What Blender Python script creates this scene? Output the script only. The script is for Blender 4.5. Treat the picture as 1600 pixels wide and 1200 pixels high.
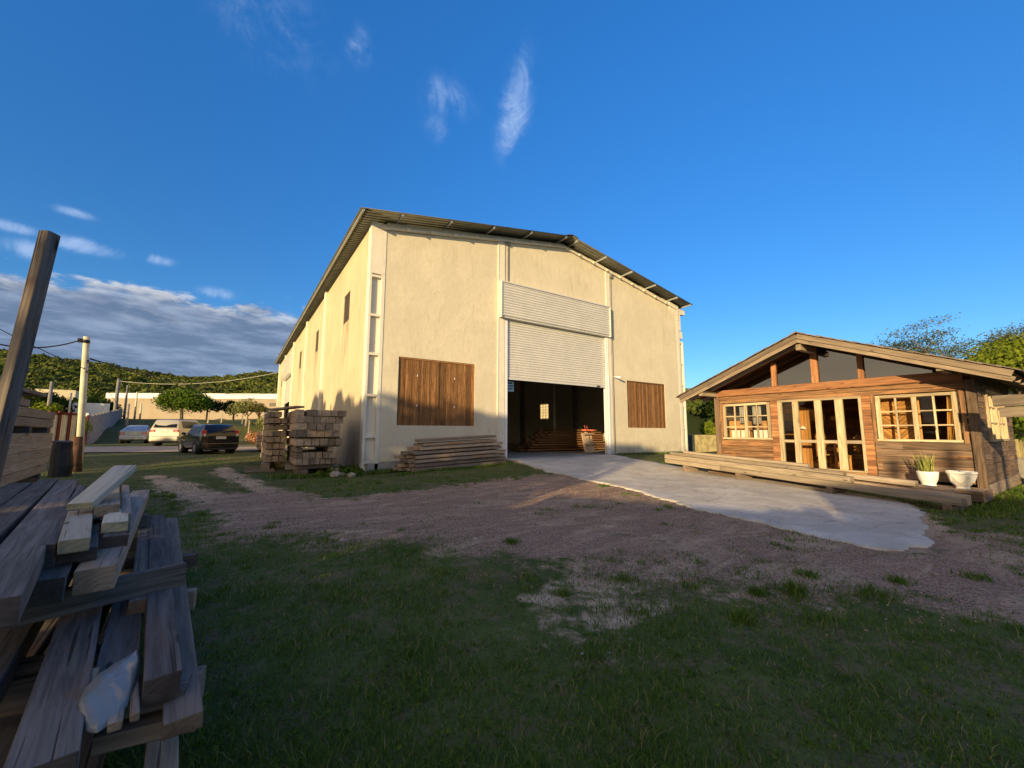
import bpy, math, random
import numpy as np
from mathutils import Matrix, Vector
from math import radians, sin, cos, pi, atan2, hypot, tan, sqrt
for o in list(bpy.data.objects): bpy.data.objects.remove(o)
R = random.Random(7); NR = np.random.default_rng(5)
SC = bpy.context.scene; COL = SC.collection

# ------------------------------------------------------------------ camera
cam = bpy.data.cameras.new('camera'); co = bpy.data.objects.new('camera', cam); COL.objects.link(co)
co.matrix_world = Matrix.Translation((0, 0, 1.25)) @ Matrix.Rotation(radians(-33.774), 4, 'Z') @ Matrix.Rotation(radians(96.7209), 4, 'X') @ Matrix.Rotation(radians(.095), 4, 'Z')
cam.sensor_fit = 'HORIZONTAL'; cam.sensor_width = 36; cam.lens = 36 * 639.27 / 1600
cam.clip_start = .05; cam.clip_end = 3000
SC.camera = co
# ------------------------------------------------------------------ sun, sky, exposure
SUN_AZ = 27.0; SUN_EL = 10.0
ta = Vector((cos(radians(SUN_AZ)), sin(radians(SUN_AZ)), 0)); ra = Vector((sin(radians(SUN_AZ)), -cos(radians(SUN_AZ)), 0))
sd = Vector((-ta.x * cos(radians(SUN_EL)), -ta.y * cos(radians(SUN_EL)), sin(radians(SUN_EL))))
sl = bpy.data.lights.new('sun', 'SUN'); so = bpy.data.objects.new('sun', sl); COL.objects.link(so)
sl.energy = 5.0; sl.angle = radians(.5); sl.color = (1, .73, .37)
so.rotation_euler = sd.to_track_quat('Z', 'Y').to_euler()
SC.view_settings.view_transform = 'Standard'; SC.view_settings.look = 'None'
SC.view_settings.exposure = .60; SC.view_settings.gamma = 1
SC.cycles.max_bounces = 6; SC.cycles.transparent_max_bounces = 12; SC.cycles.use_denoising = True

class NT:
    def __init__(s, tree): s.t = tree; s.n = tree.nodes; s.l = tree.links
    def add(s, typ, ins=None, **kw):
        n = s.n.new(typ)
        for k, v in kw.items(): setattr(n, k, v)
        for k, v in (ins or {}).items():
            i = n.inputs[k]
            if isinstance(v, bpy.types.NodeSocket): s.l.new(v, i)
            else: i.default_value = v
        return n
    def m(s, op, a, b=None, c=None, clamp=False):
        n = s.n.new('ShaderNodeMath'); n.operation = op; n.use_clamp = clamp
        for i, v in enumerate((a, b, c)):
            if v is None: continue
            if isinstance(v, bpy.types.NodeSocket): s.l.new(v, n.inputs[i])
            else: n.inputs[i].default_value = v
        return n.outputs[0]
    def ss(s, v, a, b, lo=0., hi=1.):
        n = s.n.new('ShaderNodeMapRange'); n.interpolation_type = 'SMOOTHSTEP'
        s.l.new(v, n.inputs[0]); n.inputs[1].default_value = a; n.inputs[2].default_value = b
        n.inputs[3].default_value = lo; n.inputs[4].default_value = hi
        return n.outputs[0]
    def mix(s, f, a, b, mode='MIX'):
        n = s.n.new('ShaderNodeMix'); n.data_type = 'RGBA'; n.blend_type = mode
        for i, v in ((0, f), (6, a), (7, b)):
            if isinstance(v, bpy.types.NodeSocket): s.l.new(v, n.inputs[i])
            else: n.inputs[i].default_value = v if i == 0 else (*v, 1)[:4]
        return n.outputs[2]
    def noise(s, vec, sc, det=4, rough=.55, dist=0, w=None):
        n = s.n.new('ShaderNodeTexNoise'); n.inputs['Scale'].default_value = sc; n.inputs['Detail'].default_value = det
        n.inputs['Roughness'].default_value = rough; n.inputs['Distortion'].default_value = dist
        if vec is not None: s.l.new(vec, n.inputs['Vector'])
        return n.outputs['Fac']
    def mapv(s, vec, sc=(1, 1, 1), loc=(0, 0, 0)):
        n = s.n.new('ShaderNodeMapping'); s.l.new(vec, n.inputs[0]); n.inputs['Scale'].default_value = sc; n.inputs['Location'].default_value = loc
        return n.outputs[0]

W = bpy.data.worlds.new('World'); SC.world = W; W.use_nodes = True
w = NT(W.node_tree); w.n.clear()
sky = w.add('ShaderNodeTexSky', sky_type='NISHITA', sun_disc=False, sun_elevation=radians(SUN_EL), sun_rotation=atan2(sd.x, sd.y) % (2 * pi))
sky.air_density = 1.0; sky.dust_density = .4; sky.ozone_density = 2.6
SKY_STR = .105
gd = w.add('ShaderNodeTexCoord').outputs['Generated']
sp = w.add('ShaderNodeSeparateXYZ', {0: gd})
az = w.m('MULTIPLY', w.m('ARCTAN2', sp.outputs[1], sp.outputs[0]), 57.2958)
el = w.m('MULTIPLY', w.m('ARCSINE', sp.outputs[2]), 57.2958)
skyc = w.add('ShaderNodeHueSaturation', {'Saturation': 1.25, 'Value': 1.0, 'Color': sky.outputs[0]}).outputs[0]
skyc = w.mix(1.0, skyc, (.70, .94, 1.22), 'MULTIPLY')
skyg = w.ss(el, 4, 60, 1.06, 1.80)
skyc = w.mix(1.0, skyc, w.add('ShaderNodeCombineXYZ', {0: skyg, 1: skyg, 2: skyg}).outputs[0], 'MULTIPLY')
# cloud bank low on the left: coordinates are azimuth and elevation of the sky itself
ce = w.add('ShaderNodeCombineXYZ', {0: w.m('MULTIPLY', az, .075), 1: w.m('MULTIPLY', el, .215), 2: 0.}).outputs[0]
n1 = w.noise(ce, 1.3, 7, .6, .25); n2 = w.noise(ce, 3.6, 6, .62, .2)
edge = w.m('ADD', 14.6, w.m('MULTIPLY', w.m('SUBTRACT', n1, .5), 9.0))
edge = w.m('ADD', edge, w.m('MULTIPLY', w.m('SUBTRACT', n2, .5), 6.0))
dd = w.m('SUBTRACT', edge, el)
azm = w.ss(az, 68, 82)
bank = w.m('MULTIPLY', w.ss(dd, -.6, 1.5), azm)
lit = w.m('MULTIPLY', w.ss(dd, 3.6, .4), w.ss(n2, .40, .66))
n3 = w.noise(w.mapv(ce, (1, 1.6, 1), (3, 1, 0)), 2.2, 6, .6)
bcol = w.mix(w.ss(n3, .38, .68), (.100, .140, .225), (.20, .255, .36))
bcol = w.mix(w.m('MULTIPLY', lit, .85), bcol, (.56, .56, .56))
bcol_s = w.mix(1.0, bcol, (1 / SKY_STR,) * 3, 'MULTIPLY')
c1 = w.mix(w.m('MULTIPLY', bank, .93), skyc, bcol_s)
# high wisps
wn = w.noise(w.mapv(gd, (10, 10, 6)), 1.0, 9, .72, 1.4)
wn2 = w.noise(w.mapv(gd, (22, 22, 16)), 1.0, 6, .6, .4)
wn = w.m('ADD', w.m('MULTIPLY', wn, .65), w.m('MULTIPLY', wn2, .35))
tot = None
for (a0, e0, sa, se, k, sh) in ((55.8, 40.6, 1.5, 3.6, 1.0, -.30), (66.5, 41.3, 2.6, 1.7, .62, .35), (67.8, 38.4, 1.6, 1.4, .5, 0), (89.3, 42.4, 5.0, 3.0, .42, .2), (79.0, 43.8, 1.4, 1.4, .5, 0), (105.0, 20.4, 1.5, .35, .9, 0), (108.5, 17.8, 2, .4, .9, 0), (103.8, 17.6, 2.6, .55, 1.1, 0), (98.3, 17.9, 1.5, .45, .8, 0), (107.2, 16.2, 1.6, .7, .9, 0), (86.2, 13.8, 2.5, .8, .6, 0), (93, 15.6, 1.8, .5, .8, 0)):
    da = w.m('SUBTRACT', az, a0); de = w.m('SUBTRACT', el, e0); sa, se = (sa * 1.5, se * 1.35) if e0 > 30 else (sa, se * 1.25)
    da = w.m('SUBTRACT', da, w.m('MULTIPLY', de, sh)) if sh else da
    q = w.m('ADD', w.m('POWER', w.m('DIVIDE', da, sa), 2.), w.m('POWER', w.m('DIVIDE', de, se), 2.))
    g = w.m('MULTIPLY', w.m('EXPONENT', w.m('MULTIPLY', q, -1.)), k)
    tot = g if tot is None else w.m('MAXIMUM', tot, g)
wisp = w.m('MULTIPLY', w.ss(w.m('ADD', wn, w.m('MULTIPLY', tot, .16)), .47, .78), w.m('MULTIPLY', w.ss(tot, .02, .75), .72), clamp=True)
c2 = w.mix(wisp, c1, tuple(v / SKY_STR for v in (.30, .41, .62)))
# added warm cloud glow round the sun, unseen behind the camera, as fill light
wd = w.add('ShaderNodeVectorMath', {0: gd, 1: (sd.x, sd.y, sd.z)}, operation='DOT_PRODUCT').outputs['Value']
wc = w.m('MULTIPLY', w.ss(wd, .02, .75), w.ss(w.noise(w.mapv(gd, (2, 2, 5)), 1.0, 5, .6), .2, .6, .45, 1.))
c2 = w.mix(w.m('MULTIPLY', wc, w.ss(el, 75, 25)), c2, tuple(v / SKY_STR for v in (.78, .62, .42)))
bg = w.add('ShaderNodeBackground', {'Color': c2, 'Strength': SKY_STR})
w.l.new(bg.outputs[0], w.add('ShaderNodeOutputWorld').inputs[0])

# ------------------------------------------------------------------ materials
def newmat(name):
    m = bpy.data.materials.new(name); m.use_nodes = True; t = NT(m.node_tree); t.n.clear()
    out = t.add('ShaderNodeOutputMaterial'); return m, t, out
def finish(t, out, col, rough=.8, bump=None, bstr=.3, bdist=.01, spec=.3, metal=0.):
    p = t.add('ShaderNodeBsdfPrincipled', {'Roughness': rough, 'Specular IOR Level': spec, 'Metallic': metal})
    if isinstance(col, bpy.types.NodeSocket): t.l.new(col, p.inputs['Base Color'])
    else: p.inputs['Base Color'].default_value = (*col, 1)
    if bump is not None:
        b = t.add('ShaderNodeBump', {'Strength': bstr, 'Distance': bdist, 'Height': bump}); t.l.new(b.outputs[0], p.inputs['Normal'])
    t.l.new(p.outputs[0], out.inputs[0]); return p
def plain(name, col, rough=.6, spec=.4, metal=0., var=.12, scale=3.):
    m, t, out = newmat(name); tc = t.add('ShaderNodeTexCoord').outputs['Object']
    n = t.noise(tc, scale, 5, .6)
    c = t.mix(t.ss(n, .3, .7), tuple(v * (1 - var) for v in col), tuple(min(1, v * (1 + var)) for v in col))
    finish(t, out, c, rough, t.noise(tc, scale * 18, 3), .15, .004, spec, metal); return m
def wood(name, a, b, dark=None, endc=None, rough=.85, gscale=1., stain=.5, fresh=None):
    """grain runs along the 'gc' x axis of each board; 'rnd' tints each board"""
    m, t, out = newmat(name)
    gc = t.add('ShaderNodeAttribute', attribute_name='gc').outputs['Vector']
    rn = t.add('ShaderNodeAttribute', attribute_name='rnd').outputs['Fac']
    ef = t.add('ShaderNodeAttribute', attribute_name='endg').outputs['Fac']
    g1 = t.noise(t.mapv(gc, (1.6 * gscale, 26 * gscale, 26 * gscale)), 1, 6, .65, .5)
    g2 = t.noise(t.mapv(gc, (3.5 * gscale, 120 * gscale, 120 * gscale)), 1, 3, .6)
    bl = t.noise(t.mapv(gc, (1.3, 5, 5)), 1, 5, .62, .6)
    c = t.mix(t.ss(g1, .32, .68), a, b)
    if fresh: c = t.mix(t.m('MULTIPLY', t.ss(bl, .52, .66), t.ss(rn, .1, .8)), c, fresh)
    c = t.mix(t.m('MULTIPLY', t.ss(g2, .56, .75), .5), c, tuple(v * .45 for v in a))
    c = t.mix(t.m('MULTIPLY', t.ss(bl, .55, .75), stain), c, dark or tuple(v * .5 for v in a))
    ck = t.noise(t.mapv(gc, (.8 * gscale, 55 * gscale, 55 * gscale), (7, 3, 1)), 1, 2, .5, .35)
    c = t.mix(t.m('MULTIPLY', t.ss(ck, .655, .70), .8), c, tuple(v * .18 for v in a))
    kn = t.add('ShaderNodeTexVoronoi', {'Scale': 1.0, 'Randomness': 1.0, 'Vector': t.mapv(gc, (1.5, 7, 7))}).outputs['Distance']
    c = t.mix(t.ss(kn, .13, .05), c, tuple(v * .3 for v in a))
    br = t.m('ADD', .66, t.m('MULTIPLY', rn, .68))
    cb = t.add('ShaderNodeCombineXYZ', {0: br, 1: br, 2: br}).outputs[0]
    c = t.mix(1.0, c, cb, 'MULTIPLY')
    if endc:
        ln = t.add('ShaderNodeVectorMath', {0: t.mapv(gc, (0, 1, 1.15), (0, .05, .09))}, operation='LENGTH').outputs['Value']
        ring = t.m('SINE', t.m('ADD', t.m('MULTIPLY', ln, 240), t.m('MULTIPLY', bl, 22)))
        ec = t.mix(t.m('MULTIPLY', t.ss(ring, -.6, 1), .35), endc, tuple(v * .55 for v in endc))
        ec = t.mix(t.m('MULTIPLY', t.ss(t.noise(t.mapv(gc, (8, 8, 8)), 1, 4), .45, .65), .55), ec, tuple(v * .42 for v in endc))
        ec = t.mix(1.0, ec, cb, 'MULTIPLY')
        c = t.mix(ef, c, ec)
    h = t.m('ADD', t.m('MULTIPLY', g1, .6), t.m('MULTIPLY', g2, .4)); h = t.m('SUBTRACT', h, t.m('MULTIPLY', t.ss(ck, .64, .70), .8))
    finish(t, out, c, rough, h, .7, .008, .25); return m
M = {}
M['timber_old'] = wood('weathered_timber', (.185, .145, .115), (.34, .27, .215), (.10, .075, .06), (.27, .20, .14), fresh=(.36, .225, .13))
M['timber_blue'] = wood('grey_timber', (.070, .060, .054), (.160, .138, .122), (.040, .031, .027), (.085, .065, .055), stain=.6, fresh=(.17, .105, .07))
M['timber_tan'] = wood('tan_timber', (.26, .185, .115), (.38, .28, .18), (.14, .10, .065), (.30, .22, .14), stain=.6, fresh=(.38, .24, .125))
M['timber_pale'] = wood('pale_timber', (.40, .34, .25), (.55, .47, .35), (.24, .18, .13), (.38, .34, .22), stain=.45)
M['timber_mix'] = wood('mixed_timber', (.25, .19, .14), (.42, .32, .225), (.13, .09, .07), (.36, .27, .19), fresh=(.50, .28, .13))
M['timber_grey'] = wood('silver_timber', (.24, .195, .145), (.38, .315, .235), (.13, .10, .075), (.27, .215, .15), stain=.5)
M['log'] = wood('cottage_board', (.125, .070, .040), (.31, .175, .09), (.055, .034, .025), (.3, .18, .1), stain=.9, fresh=(.44, .21, .09), gscale=.8)
M['log_dark'] = wood('cottage_board_weathered', (.095, .065, .048), (.215, .150, .105), (.045, .034, .028), (.3, .2, .12), stain=.85, fresh=(.32, .165, .08), gscale=.8)
M['log_red'] = wood('cottage_beam', (.22, .10, .052), (.37, .18, .088), (.09, .045, .028), (.35, .2, .1), stain=.65, fresh=(.55, .28, .13), gscale=.8)
M['frame'] = wood('window_frame_wood', (.34, .27, .175), (.54, .45, .30), (.17, .12, .08), (.5, .4, .3), stain=.55)
M['shutter'] = wood('shutter_board', (.13, .065, .028), (.30, .155, .062), (.065, .035, .02), (.3, .2, .1), stain=.6, fresh=(.37, .19, .075))
M['fascia'] = wood('weathered_fascia', (.155, .120, .090), (.265, .210, .155), (.085, .062, .048), (.22, .17, .12), stain=.6)
M['roofwood'] = wood('shingle', (.13, .105, .09), (.23, .19, .165), (.07, .055, .05), (.2, .16, .13))
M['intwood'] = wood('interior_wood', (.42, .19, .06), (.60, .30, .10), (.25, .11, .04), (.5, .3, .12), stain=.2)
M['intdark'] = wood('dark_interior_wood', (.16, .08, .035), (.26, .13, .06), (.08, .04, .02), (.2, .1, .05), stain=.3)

def plaster(name, base, dark, warm):
    m, t, out = newmat(name); tc = t.add('ShaderNodeTexCoord').outputs['Object']
    geo = t.add('ShaderNodeSeparateXYZ', {0: tc})
    a = t.noise(tc, .55, 6, .62, .6); b = t.noise(tc, 2.6, 6, .6, .3); c3 = t.noise(t.mapv(tc, (2.2, 2.2, .28)), 1, 6, .66, .5)
    c = t.mix(t.ss(a, .38, .66), base, warm)
    c = t.mix(t.m('MULTIPLY', t.ss(b, .5, .75), .35), c, tuple(v * .80 for v in base))
    # run-off stains: real vertical streaks of dirt on the render
    c = t.mix(t.m('MULTIPLY', t.ss(c3, .54, .74), .38), c, dark)
    # rust-brown run-off below the pierced side windows
    for yw in (21.1, 30.2, 39.0, 56.5):
        dy = t.m('ABSOLUTE', t.m('SUBTRACT', geo.outputs[1], yw - 16.83)); mk = t.m('MULTIPLY', t.ss(dy, .95, .35), t.m('MULTIPLY', t.ss(geo.outputs[2], 3.6, 6.6), t.ss(geo.outputs[2], 8.5, 6.9)))
        mk = t.m('MULTIPLY', mk, t.ss(t.noise(t.mapv(tc, (3, 5, .5)), 1, 5, .6), .42, .58)); mk = t.m('MULTIPLY', mk, t.ss(geo.outputs[0], -10.2, -10.5)); c = t.mix(t.m('MULTIPLY', mk, .75), c, (.24, .17, .10))
    low = t.m('MULTIPLY', t.ss(geo.outputs[2], .9, -.2), t.ss(t.noise(tc, 1.7, 6, .65), .36, .62))
    c = t.mix(t.m('MULTIPLY', low, .45), c, tuple(v * .55 for v in dark))
    h = t.m('ADD', t.m('MULTIPLY', t.noise(tc, 3.2, 7, .62), 1.), t.m('MULTIPLY', t.noise(tc, 45, 3), .12))
    finish(t, out, c, .9, h, .55, .035, .15); return m
M['plaster'] = plaster('cream_plaster', (.61, .56, .43), (.40, .33, .235), (.67, .615, .475))
M['plaster_side'] = plaster('stained_dimmed_plaster', (.49, .425, .29), (.30, .215, .13), (.55, .48, .33))  # side wall stains, plus a base darkened against its strong sunlight
M['whiteconc'] = plaster('painted_concrete', (.70, .67, .58), (.45, .38, .29), (.74, .70, .60))
M['plinth'] = plain('bare_concrete', (.26, .24, .21), .95, .1, var=.35, scale=4)
M['conc_in'] = plain('interior_concrete', (.24, .22, .20), .9, .1, var=.2, scale=1)
M['floor_in'] = plain('floor_concrete', (.28, .28, .28), .75, .3, var=.2, scale=1)
M['zinc'] = plain('roofing_sheet', (.17, .17, .14), .55, .4, .3, .15, 1.5)
M['purlin'] = plain('purlin_steel', (.42, .45, .46), .5, .4, .5, .1)
M['roller'] = plain('roller_steel', (.70, .69, .64), .42, .5, .25, .04, 1.2)
M['steel_white'] = plain('white_steel', (.74, .76, .80), .45, .4, 0, .04)
M['grille'] = plain('grille_block', (.12, .105, .09), .9, .2)
M['ceramic'] = plain('white_glazed_pot', (.80, .79, .76), .35, .5, 0, .05, 5)
M['soil'] = plain('soil', (.07, .05, .035), 1, .1)
M['black_bark'] = plain('black_wrap', (.012, .012, .014), .6, .4, 0, .3, 6)
M['brownpole'] = plain('creosote', (.10, .055, .035), .9, .2, 0, .4, 6)
M['redpaint'] = plain('dark_red_paint', (.16, .022, .018), .55, .4)
M['creampanel'] = plain('cream_panel', (.66, .58, .38), .6, .3)
M['greywall'] = plain('grey_block_wall', (.30, .28, .27), .9, .1, var=.25, scale=2)
M['yellowwall'] = plain('mustard_wall', (.52, .43, .20), .9, .1, var=.28, scale=2)
M['whitepanel'] = plain('white_panel', (.74, .74, .72), .6, .3)
M['wire'] = plain('wire', (.04, .04, .045), .6, .3)
M['wirel'] = plain('pale_cable', (.45, .45, .38), .6, .3)
M['polecon'] = plain('pole_concrete', (.60, .57, .42), .85, .2, var=.15, scale=3)
M['poledark'] = plain('pole_grey', (.22, .21, .19), .85, .2, var=.2, scale=3)
M['rubber'] = plain('tyre', (.018, .018, .018), .8, .3)
M['alloy'] = plain('wheel_alloy', (.45, .45, .46), .35, .5, .7, .05)
M['plate'] = plain('plate', (.50, .50, .48), .5, .4)
M['taillight'] = plain('tail_light', (.42, .02, .02), .15, .6)
M['lampclear'] = plain('clear_lens', (.62, .50, .50), .15, .6)
M['blackplastic'] = plain('black_plastic', (.02, .02, .022), .5, .4)
M['curtain'] = plain('grey_curtain', (.36, .34, .33), .9, .1)
M['ocurtain'] = plain('ochre_curtain', (.60, .33, .10), .9, .1)
M['bag'] = plain('milky_plastic', (.23, .235, .225), .38, .5, 0, .08, 6)
M['foil'] = plain('blue_foil', (.18, .40, .75), .25, .6, .5, .4, 20)
M['redcloth'] = plain('red_plastic', (.65, .16, .09), .5, .4)
M['signb'] = plain('pale_blue_sign', (.30, .48, .62), .5, .3)
M['signd'] = plain('sign_ink', (.03, .06, .12), .6, .2)
M['stone'] = plain('rock', (.34, .29, .22), .95, .1, var=.3, scale=5)
def paint(name, col, metal=.3):
    m, t, out = newmat(name)
    p = finish(t, out, col, .22 if col[0] < .1 else .34, None, spec=.4, metal=metal); p.inputs['Coat Weight'].default_value = .5; p.inputs['Coat Roughness'].default_value = .06
    return m
M['silver'] = paint('silver_paint', (.40, .41, .42), .5); M['champ'] = paint('champagne_paint', (.36, .34, .30), .5); M['black'] = paint('black_paint', (.010, .011, .014), .1)
def glass(name, tint, base=.05, refl=1.0):
    m, t, out = newmat(name)
    fr = t.add('ShaderNodeFresnel', {'IOR': 1.5}).outputs[0]
    f = t.m('MINIMUM', t.m('ADD', t.m('MULTIPLY', fr, refl), base), 1.)
    tr = t.add('ShaderNodeBsdfTransparent', {0: (*tint, 1)}); gl = t.add('ShaderNodeBsdfGlossy', {'Color': (.9, .9, .9, 1), 'Roughness': .02})
    mx = t.add('ShaderNodeMixShader', {0: f, 1: tr.outputs[0], 2: gl.outputs[0]}); t.l.new(mx.outputs[0], out.inputs[0]); return m
M['glass'] = glass('window_glass', (.93, .94, .92), .0, .45)
M['gableglass'] = glass('tinted_gable_glass', (.30, .30, .30), .13, .9)
m, t, out = newmat('car_glass'); finish(t, out, (.008, .010, .013), .12, None, spec=.2); M['carglass'] = m

def leafmat(name, a, b, c3=None, trans=.35):
    m, t, out = newmat(name); rn = t.add('ShaderNodeAttribute', attribute_name='rnd').outputs['Fac']
    c = t.mix(rn, a, b)
    if c3: c = t.mix(t.ss(rn, .82, .95), c, c3)
    d = t.add('ShaderNodeBsdfDiffuse', {'Color': c}); tr = t.add('ShaderNodeBsdfTranslucent', {'Color': c})
    mx = t.add('ShaderNodeMixShader', {0: trans, 1: d.outputs[0], 2: tr.outputs[0]}); t.l.new(mx.outputs[0], out.inputs[0]); return m
M['leaf'] = leafmat('leaf_green', (.05, .10, .014), (.16, .23, .03))
M['leafy'] = leafmat('leaf_yellow_green', (.10, .15, .015), (.25, .29, .035))
M['leafpale'] = leafmat('leaf_pale', (.14, .17, .06), (.32, .32, .13), (.55, .5, .35))
M['leafdark'] = leafmat('leaf_dark', (.018, .038, .010), (.05, .075, .018))
M['leafacacia'] = leafmat('leaf_dry', (.08, .115, .04), (.20, .22, .09))
M['leafhill'] = leafmat('forest_leaf', (.040, .068, .016), (.165, .175, .045), trans=.15)
M['blade'] = leafmat('grass_blade', (.050, .115, .018), (.155, .235, .040), (.30, .26, .12), .3)
M['snake'] = leafmat('snake_plant_leaf', (.10, .16, .035), (.42, .42, .12), trans=.1)
M['redleaf'] = leafmat('reddish_brush', (.28, .12, .06), (.50, .30, .17), trans=.1)
M['bark'] = plain('bark', (.17, .13, .09), .95, .1, var=.3, scale=4)
M['barkpale'] = plain('pale_bark', (.34, .29, .22), .95, .1, var=.3, scale=4)

def groundmat():
    m, t, out = newmat('ground')
    tc = t.add('ShaderNodeTexCoord').outputs['Object']
    gr = t.add('ShaderNodeAttribute', attribute_name='gravel').outputs['Fac']; sa = t.add('ShaderNodeAttribute', attribute_name='sand').outputs['Fac']
    nb = t.noise(tc, .9, 7, .65, .4); nm = t.noise(tc, 4.5, 6, .65); nf = t.noise(tc, 28, 5, .6); nff = t.noise(tc, 120, 3, .6)
    g = t.mix(t.ss(nb, .35, .65), (.048, .084, .018), (.098, .120, .034))
    g = t.mix(t.ss(nm, .44, .68), g, (.15, .118, .066)); g = t.mix(t.m('MULTIPLY', t.ss(t.noise(tc, .55, 6, .7, .5), .50, .64), .6), g, (.15, .115, .072))
    g = t.mix(t.m('MULTIPLY', t.ss(nf, .5, .7), .5), g, (.018, .024, .009))
    v = t.add('ShaderNodeTexVoronoi', {'Scale': 42., 'Vector': tc}); vc = t.add('ShaderNodeSeparateColor', {0: v.outputs['Color']})
    v2 = t.add('ShaderNodeTexVoronoi', {'Scale': 95., 'Vector': tc}); vc2 = t.add('ShaderNodeSeparateColor', {0: v2.outputs['Color']})
    red = t.mix(vc.outputs[0], (.205, .125, .080), (.46, .315, .225)); red = t.mix(t.m('MULTIPLY', t.ss(vc2.outputs[1], .2, 1.), .6), red, (.45, .345, .26))
    red = t.mix(t.m('MULTIPLY', t.ss(v.outputs['Distance'], .35, .6), .5), red, (.09, .05, .038))
    dirt = t.mix(t.ss(nm, .3, .7), (.38, .27, .175), (.55, .41, .28)); dirt = t.mix(t.m('MULTIPLY', t.ss(nff, .45, .65), .4), dirt, (.20, .14, .10))
    st = t.noise(t.mapv(tc, (.55, 1.5, 1), (3, 0, 0)), 1.6, 6, .62, .8)
    rd = t.mix(t.m('MULTIPLY', t.ss(st, .44, .64), .75), red, dirt)
    # thin grass creeping over the gravel
    rd = t.mix(t.m('MULTIPLY', t.ss(t.noise(tc, 1.5, 7, .7, .6), .60, .68), .6), rd, (.075, .080, .035))
    e = t.m('ADD', t.m('MULTIPLY', t.m('SUBTRACT', nb, .5), 1.5), t.m('MULTIPLY', t.m('SUBTRACT', nm, .5), 1.1))
    mg = t.ss(t.m('ADD', gr, e), .34, .66); ms = t.ss(t.m('ADD', sa, e), .38, .70)
    c = t.mix(ms, g, dirt); c = t.mix(mg, c, rd)
    h = t.m('ADD', t.m('MULTIPLY', nf, .5), t.m('MULTIPLY', t.m('SUBTRACT', 1., v.outputs['Distance']), t.m('MULTIPLY', mg, .5)))
    h = t.m('ADD', h, t.m('MULTIPLY', nm, .6))
    finish(t, out, c, .95, h, .8, .03, .12); return m
M['ground'] = groundmat()
def concmat():
    m, t, out = newmat('driveway_concrete'); tc = t.add('ShaderNodeTexCoord').outputs['Object']
    a = t.noise(tc, 1.1, 7, .62, .5); b = t.noise(t.mapv(tc, (1, 6, 1)), 1.5, 6, .6, .7); f = t.noise(tc, 70, 4)
    c = t.mix(t.ss(a, .3, .7), (.46, .43, .375), (.63, .595, .525)); c = t.mix(t.m('MULTIPLY', t.ss(b, .5, .7), .35), c, (.33, .315, .30))
    c = t.mix(t.m('MULTIPLY', t.ss(f, .5, .7), .3), c, (.28, .26, .25))
    dt = t.m('MULTIPLY', t.ss(t.noise(tc, .8, 7, .7, .8), .50, .66), t.ss(t.noise(tc, 6, 5, .7), .35, .6)); c = t.mix(t.m('MULTIPLY', dt, .6), c, (.33, .25, .19))
    cv = t.add('ShaderNodeTexVoronoi', {'Scale': .55, 'Vector': t.add('ShaderNodeVectorMath', {0: tc, 1: t.add('ShaderNodeTexNoise', {'Scale': 2.5, 'Detail': 6., 'Vector': tc}).outputs['Color']}, operation='ADD').outputs[0]}, feature='DISTANCE_TO_EDGE').outputs['Distance']
    c = t.mix(t.m('MULTIPLY', t.ss(cv, .008, .002), .55), c, (.12, .11, .10))
    h = t.m('ADD', t.m('MULTIPLY', b, .8), t.m('MULTIPLY', f, .25)); finish(t, out, c, .88, h, .9, .03, .2); return m
M['drive'] = concmat()
M['road'] = plain('road_surface', (.36, .31, .26), .95, .1, var=.18, scale=1.5)
def brickmat():
    m, t, out = newmat('block_wall'); tc = t.add('ShaderNodeTexCoord').outputs['Object']
    uv = t.add('ShaderNodeSeparateXYZ', {0: tc}); v = t.add('ShaderNodeCombineXYZ', {0: uv.outputs[0], 1: uv.outputs[2], 2: 0.}).outputs[0]
    b = t.add('ShaderNodeTexBrick', {'Vector': v, 'Color1': (.40, .31, .22, 1), 'Color2': (.30, .235, .17, 1), 'Mortar': (.36, .32, .26, 1), 'Scale': 1.2, 'Mortar Size': .02}).outputs[0]
    c = t.mix(t.ss(t.noise(tc, .35, 6, .65), .35, .7), b, (.36, .31, .235)); finish(t, out, c, .95); return m
M['brick'] = brickmat()
M['hillsoil'] = plain('hill_soil', (.030, .045, .016), 1, .1, var=.3, scale=.05)

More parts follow.
